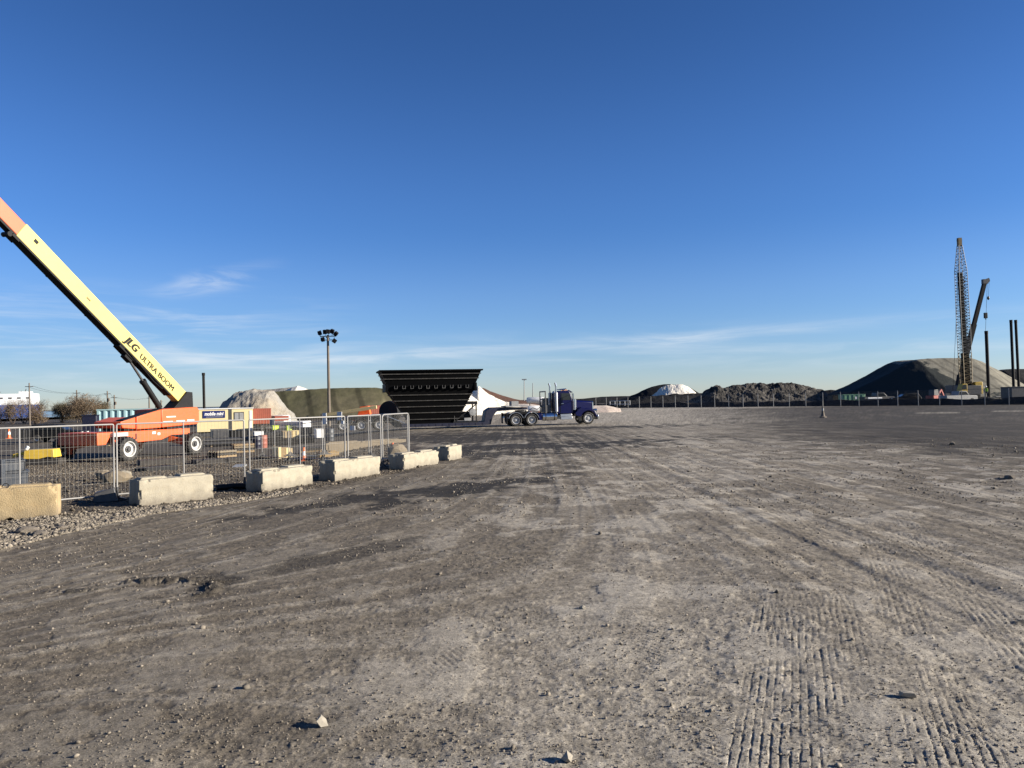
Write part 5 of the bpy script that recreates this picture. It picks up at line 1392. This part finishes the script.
mound('coal_heap', 'black heap carrying white salt, behind the long fence', [(604, 404), (618, 401), (630, 396.4), (645, 389.8), (652, 387.2), (660, 385.4), (668, 384.5), (680, 385), (690, 388), (698, 393), (712, 400), (722, 404)], 235, 'coal', .6, 1.5, .35, .25, 9, 'heap')
mound('salt_heap', 'white salt lying on the right half of the black heap', [(650, 397), (657, 391.6), (661, 388), (667, 385.6), (674, 384.3), (682, 384.4), (688, 386.3), (692.5, 389.5), (697, 394), (702, 399)], 226, 'salt_white', .75, .5, .5, .5, 10, 'heap')
mound('coal_bank', 'black bank in front of the white salt', [(612, 404), (640, 398.6), (658, 395), (675, 394.4), (695, 393.4), (708, 394), (722, 399), (735, 404)], 212, 'coal', .6, .6, .4, .4, 11, 'bank')
mound('rubble_heap', 'long rough heap of dark rubble in the middle of the far fence', [(684, 404), (696, 397), (704, 392.3), (712, 388), (717, 387.4), (722, 389), (728, 387.4), (735, 386.4), (742, 386.2), (747, 385), (760, 384.4), (775, 383.4), (790, 384), (800, 385.2), (810, 387.6), (819, 391), (828, 396), (838, 402)], 200, 'scrap_rubble', .7, 1.5, 1.0, .45, 12, 'heap', 200, 90, smooth=False)
mound('far_scrub_ridge', 'small dark ridge between the rubble heap and the tarp covered mound', [(810, 397), (822, 391.6), (830, 389.8), (838, 391), (850, 390), (864, 396)], 330, 'coal', .6, 2, .4, .2, 13, 'ridge')
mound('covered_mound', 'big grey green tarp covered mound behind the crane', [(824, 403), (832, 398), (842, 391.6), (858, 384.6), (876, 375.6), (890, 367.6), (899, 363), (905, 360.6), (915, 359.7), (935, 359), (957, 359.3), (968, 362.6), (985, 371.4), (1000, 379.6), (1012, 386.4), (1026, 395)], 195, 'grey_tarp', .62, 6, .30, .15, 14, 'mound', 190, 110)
mound('dark_mound', 'black flat topped mound at the right edge behind the paired piles', [(975, 392), (990, 375.5), (998, 370.8), (1006, 369.2), (1024, 369), (1060, 369.5), (1090, 376), (1120, 388)], 270, 'coal', .6, 3, .15, .1, 15)
# ------------------------------------------------------------------ far chain link fence
FA = gd(596, 166); FB = gd(1045, 104)
fdv = (FB - FA); fl = fdv.length; fr = math.atan2(fdv.y, fdv.x)
t = thing('chain_link_fence', 'long chain link fence along the far edge of the dirt road', 'fence', (FA.x, FA.y, 0), fr)
npst = int(fl / 3.0)
for k in range(npst + 1):
    x = k * 3.0
    MB().tube((x, 0, 0), (x, 0, 2.35), .055, n=6).build('post', 'galv', t)
mb = MB(); mb.tube((0, 0, 2.3), (npst * 3.0, 0, 2.3), .022, n=6); mb.build('top_rail', 'darksteel', t)
mb = MB()
x = 0
while x < npst * 3.0:
    for sg in (-1, 1):
        mb.bar((x, sg * .004, .05), (min(x + 2.2, npst * 3.0), sg * .004, 2.25), .006) if sg > 0 else mb.bar((x, sg * .004, 2.25), (min(x + 2.2, npst * 3.0), sg * .004, .05), .006)
    x += .30
mb.build('chain_link', 'darksteel', t, smooth=False)
fdn = Vector((-math.sin(fr), math.cos(fr), 0)); fdu = Vector((math.cos(fr), math.sin(fr), 0))
mb = MB(); n_ = 90; rings = []
for k in range(n_ + 1):
    x = -8 + k * (fl + 16) / n_
    hh = .95 + (float(vnoise(np.array([k * .6]), np.array([0.]), 5)[0]) - .5) * .35
    o_ = .5 * (float(vnoise(np.array([k * .8]), np.array([3.]), 6)[0]) - .5)
    rings.append([(x, 2.2, -.1), (x, 3.4 + o_, hh), (x, 4.4 + o_, hh), (x, 6, -.1)])
mb.loft(rings); bo_ = mb.build('berm', 'dark_soil'); bo_.location = FA; bo_.rotation_euler = (0, 0, fr); bo_['kind'] = 'structure'
def behind(px, off):
    """ground point in column px, off metres behind the far fence"""
    u = at_d(px, hor(px) + 12, 1)
    k = u.x
    q0 = FA + fdn * off
    s = (k * q0.y - q0.x) / (fdu.x - k * fdu.y)
    q = q0 + fdu * s
    return Vector((q.x, q.y, 0))
# white rails and pale sand at the left end of the far fence
p = behind(620, 3)
t = thing('guard_rail', 'white tube railing at the left end of the far fence', 'railing', (p.x, p.y, 0), fr)
mb = MB()
for x in (-2.8, -1.4, 0, 1.4, 2.8): mb.tube((x, 0, 0), (x, 0, 1.5), .06, n=6)
mb.build('posts', 'white', t)
mb = MB(); mb.tube((-2.8, 0, 1.5), (2.8, 0, 1.5), .06, n=6); mb.tube((-2.8, 0, .8), (2.8, 0, .8), .06, n=6); mb.build('rails', 'white', t)
mound('sand_strip', 'low pale strip of sand right of the blue truck hood', [(572, 408), (582, 406.4), (594, 405.6), (606, 405.4), (612, 406.6), (620, 408.4)], 120, 'pink_heap', .4, .3, .03, .5, 16, 'heap', 50, 30)
# white tanks behind the truck frame
p = gd(535.5, 140)
t = thing('white_tank', 'white cylinder tank on legs seen behind the truck frame', 'tank', p, R(4))
MB().lathe((0, 0, zpx(535, 400.2, 140)), [(0, -1.62), (.4, -1.55), (.56, -1.35), (.58, 1.35), (.4, 1.55), (0, 1.62)], 'x', 20).build('shell', 'white', t)
mb = MB()
for x in (-1.0, 1.0):
    for y in (-.4, .4): mb.tube((x, y, 0), (x, y * .8, zpx(535, 402, 140)), .07, n=6)
mb.build('legs', 'darksteel', t)
p = gd(534.5, 118)
t = thing('white_tank', 'second, lower white tank lying on the ground behind the truck frame', 'tank', p, R(4))
MB().lathe((0, 0, .75), [(0, -1.05), (.4, -1.0), (.5, -.8), (.5, .8), (.4, 1.0), (0, 1.05)], 'x', 20).build('shell', 'white', t)
for x in (-.7, .6): MB().span((x, -.4, 0), (x + .12, .4, .4)).build('saddle', 'rust', t)
# ------------------------------------------------------------------ marker post on the road
p = at(823, 417.5)
t = thing('marker_post', 'weathered marker post standing alone on the road before the far fence', 'marker post', p)
MB().lathe((0, 0, 0), [(.30, 0), (.30, .08), (.18, .12), (.09, .6), (.09, .9)], 'z', 14).build('base', 'polewood', t)
MB().tube((0, 0, .88), (0, 0, 1.55), .045, n=8).build('stake', 'darksteel', t)
MB().lathe((0, 0, 0), [(.098, .62), (.094, .82)], 'z', 14).build('band', 'grey', t)
# ------------------------------------------------------------------ crane and pile driving gear
dC = 135
cb = gd(967, dC); ct = at_d(959.2, 238, dC)
t = thing('lattice_crane', 'tall lattice boom crane with a black pile lead, in front of the covered mound', 'crane', cb)
ax = ct - cb; HL = ax.length; az_ = ax.normalized(); axx = Vector((1, 0, 0)); axx = (axx - az_ * axx.dot(az_)).normalized(); axy = az_.cross(axx)
def cw_(s): return np.interp(s, [0, .06, .45, .80, .965, 1], [.60, .66, .78, .70, .27, .25])
def CP(s, i, j): w_ = cw_(s); return az_ * (HL * s) + axx * (i * w_) + axy * (j * w_)
def lattice(s0, s1, n, cr_, br):
    mb = MB(); ss = np.linspace(s0, s1, n + 1)
    for i, j in ((-1, -1), (1, -1), (1, 1), (-1, 1)):
        for a, b in zip(ss[:-1], ss[1:]): mb.tube(CP(a, i, j), CP(b, i, j), cr_, n=5)
    for k, (a, b) in enumerate(zip(ss[:-1], ss[1:])):
        for (i, j), (i2, j2) in (((-1, -1), (1, -1)), ((1, -1), (1, 1)), ((1, 1), (-1, 1)), ((-1, 1), (-1, -1))):
            if k % 2: i, j, i2, j2 = i2, j2, i, j
            mb.tube(CP(a, i, j), CP(b, i2, j2), br, n=4)
            mb.tube(CP(a, i, j), CP(a, i2, j2), br, n=4)
    return mb
lattice(.06, .30, 11, .08, .04).build('boom_butt', 'brass', t, smooth=False)
lattice(.30, .955, 38, .055, .03).build('boom_lattice', 'palesteel', t, smooth=False)
mb = MB(); a = az_ * (HL * .95); b = az_ * HL
mb.bar(a, b, .62, .55, up=(0, 1, 0)); mb.lathe(az_ * (HL * .985), [(.36, -.25), (.36, .25)], 'y', 14); mb.build('boom_tip', 'brass', t)
mb = MB(); off = axx * .10
mb.bar(off + az_ * (HL * .02) - axy * .2, off * -2 + az_ * (HL * .79), .62, .55, up=(0, 1, 0))
ld = mb.build('pile_lead', 'hopper', t, smooth=False)
mb = MB()
for k in range(34):
    s = .05 + k * .021
    mb.bar(CP(s, .1, -.3), CP(s + .011, .8, -.3), .12, .12); mb.bar(CP(s + .021, .1, -.3), CP(s + .011, .8, -.3), .12, .12)
mb.build('lead_bracing', 'hopper', ld, smooth=False)
mb = MB(); mb.bar(axx * .1 + az_ * (HL * .02), axx * .05 + az_ * (HL * .30), 1.0, .9, up=(0, 1, 0)); mb.build('pile_hammer', 'hopper', t, bevel=.05)
mb = MB()
for s0, x in ((.965, .9), (.965, -.6)): mb.tube(az_ * (HL * s0), Vector((x, 3, 3.0)), .03, n=4)
mb.build('pendant_line', 'black', t)
for y in (-1.6, 1.6):
    tk = MB(); pr = [(-2.6 + .45 * math.cos(q_), .5 + .5 * math.sin(q_)) for q_ in np.linspace(PI / 2, 3 * PI / 2, 7)] + [(2.6 + .45 * math.cos(q_), .5 + .5 * math.sin(q_)) for q_ in np.linspace(-PI / 2, PI / 2, 7)]
    tk.prism(pr, y - .4, y + .4); tk.build('crawler_track', 'black', t)
MB().span((-1.6, -1.2, .9), (1.6, 1.2, 1.4)).build('carbody', 'black', t)
MB().span((-1.4, -1.2, 1.45), (1.9, 1.4, 3.0)).build('machine_house', 'darksteel', t, bevel=.05)
MB().span((1.0, -.9, 1.5), (2.35, 1.5, 3.6)).build('counterweight', 'machine', t, bevel=.08)
cbm = MB().prism([(-2.1, 1.45), (-.9, 1.45), (-.9, 3.3), (-1.7, 3.3), (-2.1, 2.3)], -1.8, -.6).build('cab', 'machine', t, bevel=.04)
MB().prism([(-2.0, 2.3), (-1.0, 2.3), (-1.0, 3.15), (-1.65, 3.15)], -1.81, -.59).build('cab_window', 'glass', cbm)
# telescopic crane
dT = 152
tb = gd(957, dT); tt = at_d(984.5, 283, dT); tm = at_d(961, 375, dT)
t = thing('telescopic_crane', 'dark telescopic crane boom leaning right behind the lattice crane', 'crane', tb)
a = tm - tb; b = tt - tb; dirn = (b - a).normalized()
ms = a.lerp(b, .55)
MB().bar(a, ms, .78, .78, up=(0, 1, 0)).build('boom_base_section', 'steelpile', t)
MB().bar(ms - dirn * .5, b, .64, .64, up=(0, 1, 0)).build('boom_fly_section', 'steelpile', t)
mb = MB(); mb.box(b + dirn * .3, (1.0, .7, .9)); mb.lathe(b + dirn * .4 + Vector((.5, 0, .1)), [(.42, -.15), (.42, .15)], 'y', 12); mb.bar(b, b + Vector((.9, 0, .9)), .25); mb.build('boom_head', 'darksteel', t)
hx = at_d(986.0, 331, dT) - tb
mb = MB(); mb.tube(b + Vector((.55, 0, 0)), Vector((hx.x - .1, hx.y, hx.z)), .03, n=4); hb_ = at_d(988.3, 297, dT) - tb; mb.tube(b + Vector((.95, 0, .2)), hb_, .025, n=4); mb.build('hoist_line', 'black', t)
hk = at_d(985.6, 315.5, dT) - tb
mb = MB(); mb.span(hk - Vector((.3, .2, .55)), hk + Vector((.3, .2, .55))); mb.lathe(hk - Vector((0, 0, .7)), [(.1, -.1), (.15, .1)], 'z', 8); mb.build('hook_block', 'black', t, bevel=.05)
mb = MB(); mb.lathe(hb_ - Vector((0, 0, .3)), [(.05, .5), (.2, .3), (.24, .0), (.12, -.25), (0, -.3)], 'z', 10); mb.build('headache_ball', 'darksteel', t)
MB().span((-3, -1.3, .9), (4, 1.3, 1.7)).build('carrier', 'darksteel', t, bevel=.05)
MB().span((-1.6, -1.2, 1.7), (2.2, 1.2, 3.2)).build('superstructure', 'darksteel', t, bevel=.05)
MB().bar((.5, 0, 3.0), a, 1.0, 1.0, up=(0, 1, 0)).build('boom_foot', 'steelpile', t)
for x in (-2.3, -.6, 1.4, 3.2):
    for s_ in (-1, 1): wheel(t, (x, s_ * 1.1, .6), .6, .45, 'darksteel', s_, n=16)
# piles
def pile(px, py0, px_t, d, lab, r=.3, z_lift=0):
    p = gd(px, d); tp2 = at_d(px_t, py0, d)
    t = thing('steel_pile', lab, 'pile', p, 0, 'upright steel piles by the crane')
    MB().tube((0, 0, 0), tp2 - p, r, r, n=14).build('shaft', 'steelpile', t)
    MB().tube((tp2 - p) * .965, (tp2 - p) * 1.001, r * 1.08, n=14).build('top_collar', 'steelpile', t)
pile(989, 331, 986.2, 150, 'steel pile hanging under the hook of the telescopic crane', .30)
pile(1014.3, 320, 1010.9, 124, 'left one of the paired steel piles at the right edge', .21)
pile(1019.5, 320, 1015.6, 140, 'right one of the paired steel piles at the right edge', .23)
# ------------------------------------------------------------------ things behind the far fence at right
def fbox(name, px0, px1, py0, off, dep, mt, label, cat, group=None, z0=.0):
    c = behind((px0 + px1) / 2, off); d = c.y
    w_ = (px1 - px0) / F * d; h_ = zpx((px0 + px1) / 2, py0, d)
    t = thing(name, label, cat, (c.x, c.y, 0), 0, group)
    MB().span((-w_ / 2, 0, z0 + .15), (w_ / 2, dep, h_ - .08)).build('body', mt, t, bevel=.04)
    MB().span((-w_ / 2 - .04, -.04, h_ - .08), (w_ / 2 + .04, dep + .04, h_)).build('roof', mt, t)
    mb = MB()
    for x in (-w_ / 2 + .1, w_ / 2 - .3): mb.span((x, .1, 0), (x + .2, dep - .1, z0 + .15))
    mb.build('skid', 'darksteel', t)
    return t, w_, h_
t, w_, h_ = fbox('green_skip', 843.5, 865.5, 394.2, 8, 2.0, 'green', 'faded green skip container with a white spot, behind the far fence', 'skip')
mb = MB(); mb.span((.1, -.03, h_ * .55), (.5, -.003, h_ * .78)); mb.build('white_spot', 'white', t)
mb = MB()
for k in range(5): mb.span((-w_ / 2 + .2 + k * w_ / 5, -.05, .2), (-w_ / 2 + .28 + k * w_ / 5, -.003, h_ - .1))
mb.build('ribs', 'green', t)
fbox('dark_shed', 833, 842.5, 395, 9, 2.2, 'black', 'small black shed at the left of the green skip', 'shed')
t, w_, h_ = fbox('grey_cabin', 1012, 1030, 386.5, 6, 2.5, 'darksteel', 'dark grey cabin at the right edge beside the paired piles', 'cabin')
MB().span((.7, -.03, h_ * .45), (1.3, -.003, h_ * .85)).build('window', 'white', t)
def veh(px, off, rz, paint, kind, label, cat, group=None):
    c = behind(px, off); return car('parked_vehicle' if kind == 'suv' else 'pickup_truck', label, (c.x, c.y, .25), rz, paint, kind, group, cat)
veh(877, 9, R(5), 'darksteel', 'pickup', 'grey pickup right of the green skip, behind the far fence', 'pickup')
veh(905, 10, R(175), 'black', 'suv', 'dark car between the grey pickup and the red machine', 'car')
veh(958, 8, R(10), 'grey', 'pickup', 'pale grey pickup at the foot of the lattice crane', 'pickup')
# red mini excavator
c = behind(934, 8)
t = thing('mini_excavator', 'red compact excavator behind the far fence, left of the crane', 'excavator', (c.x, c.y, .2), R(20))
for y in (-.7, .7):
    pr = [(-.8 + .28 * math.cos(q_), .3 + .3 * math.sin(q_)) for q_ in np.linspace(PI / 2, 3 * PI / 2, 6)] + [(.8 + .28 * math.cos(q_), .3 + .3 * math.sin(q_)) for q_ in np.linspace(-PI / 2, PI / 2, 6)]
    MB().prism(pr, y - .18, y + .18).build('crawler_track', 'black', t)
MB().span((-.9, -.75, .62), (.7, .75, 1.25)).build('body', 'red', t, bevel=.06)
MB().prism([(-.5, 1.25), (.55, 1.25), (.4, 2.2), (-.45, 2.2)], -.5, .5).build('cab', 'darksteel', t, bevel=.04)
mb = MB(); mb.bar((.7, 0, 1.0), (1.6, 0, 2.2), .18, .22); mb.bar((1.6, 0, 2.2), (2.2, 0, 1.0), .15, .18); mb.build('digging_arm', 'red', t)
MB().prism([(2.0, 1.0), (2.4, 1.05), (2.3, .6), (1.95, .7)], -.3, .3).build('bucket', 'darksteel', t)
# pipes and small goods behind the fence
for k, (px0, off, L_, r, mt_, lab) in enumerate(((944, 6, 4.6, .12, 'palesteel', 'pale pipe lying behind the far fence, right of the red excavator'), (868, 6.5, 2.4, .16, 'white', 'short white pipe lying right of the green skip'), (996, 7, 3.6, .14, 'palesteel', 'pale pipe lying behind the fence, right of the hi vis worker'))):
    c = behind(px0, off); o = MB().lathe((0, 0, 0), [(r * .8, 0), (r, 0), (r, L_), (r * .8, L_), (r * .8, 0)], 'x', 12).build('pipe', mt_); o.location = (c.x, c.y, 1.25 - k * .1); o.rotation_euler = (0, 0, .05)
    tag(o, lab, 'pipe', 'pipes behind the far fence')
    # the two timber trestles under each pipe
    for q_, wd in ((.6, 'left'), (L_ - .6, 'right')):
        tt_ = MB(); tt_.bar((0, -.35, 0), (0, 0, 1.25 - k * .1 - r), .08); tt_.bar((0, .35, 0), (0, 0, 1.25 - k * .1 - r), .08); tt_.bar((0, -.2, .5), (0, .2, .5), .06)
        to = tt_.build('trestle', 'darkwood'); to.location = (c.x + q_, c.y + .05 * q_, 0); tag(to, f'dark timber trestle under the {wd} end of the ' + ('pale pipe by the red excavator', 'short white pipe', 'pale pipe by the hi vis worker')[k], 'trestle', 'trestles under the pipes')
# ------------------------------------------------------------------ worker
def person(loc, rz, label):
    t = thing('person', label, 'person', loc, rz)
    P_ = {'pelvis': (0, 0, .95, .15), 'waist': (0, 0, 1.12, .14), 'chest': (0, .01, 1.36, .17), 'neck': (0, 0, 1.52, .06), 'head': (0, .02, 1.62, .085), 'crown': (0, .02, 1.74, .08)}
    vs, es, rs = [], [], []
    def addv(p, r): vs.append(p); rs.append(r); return len(vs) - 1
    ids = {}
    last = None
    for k, (x, y, z, r) in P_.items():
        i = addv((x, y, z), r); ids[k] = i
        if last is not None: es.append((last, i))
        last = i
    for s_ in (-1, 1):
        prev = ids['pelvis']
        for p, r in (((s_ * .1, 0, .86), .10), ((s_ * .12, .03, .50), .07), ((s_ * .13, -.02, .09), .05), ((s_ * .14, .14, .04), .04)):
            i = addv(p, r); es.append((prev, i)); prev = i
        prev = ids['chest']
        for p, r in (((s_ * .2, 0, 1.42), .07), ((s_ * .26, .0, 1.14), .05), ((s_ * .24, .14, .92), .04), ((s_ * .23, .2, .83), .04)):
            i = addv(p, r); es.append((prev, i)); prev = i
    me_ = bpy.data.meshes.new('body'); me_.from_pydata(vs, es, [])
    o = bpy.data.objects.new('body', me_); C.objects.link(o)
    md = o.modifiers.new('skin', 'SKIN')
    for i, r in enumerate(rs): me_.skin_vertices[0].data[i].radius = (r, r * (.8 if i < 3 else 1))
    me_.skin_vertices[0].data[0].use_root = True
    o.modifiers.new('sub', 'SUBSURF').levels = 1; o.modifiers['sub'].render_levels = 1
    me_.materials.append(M['cloth']); o.parent = t
    MB().loft([[(-.2, -.13, .98), (.2, -.13, .98), (.2, .14, .98), (-.2, .14, .98)], [(-.24, -.14, 1.30), (.24, -.14, 1.30), (.24, .17, 1.30), (-.24, .17, 1.30)], [(-.22, -.12, 1.48), (.22, -.12, 1.48), (.22, .12, 1.48), (-.22, .12, 1.48)]]).build('vest', 'hivis', t, bevel=.04)
    MB().lathe((0, .02, 1.70), [(.16, -.02), (.125, 0), (.12, .06), (.08, .12), (0, .14)], 'z', 14).build('hard_hat', 'white', t)
    MB().lathe((0, .075, 1.64), [(0, -.07), (.05, -.05), (.062, .0), (.05, .05), (0, .06)], 'z', 10).build('face', 'skin', t)
    return t
c = behind(986.5, 4.0)
person((c.x, c.y, .93), R(150), 'worker in a hi vis yellow vest and white hard hat behind the far fence')
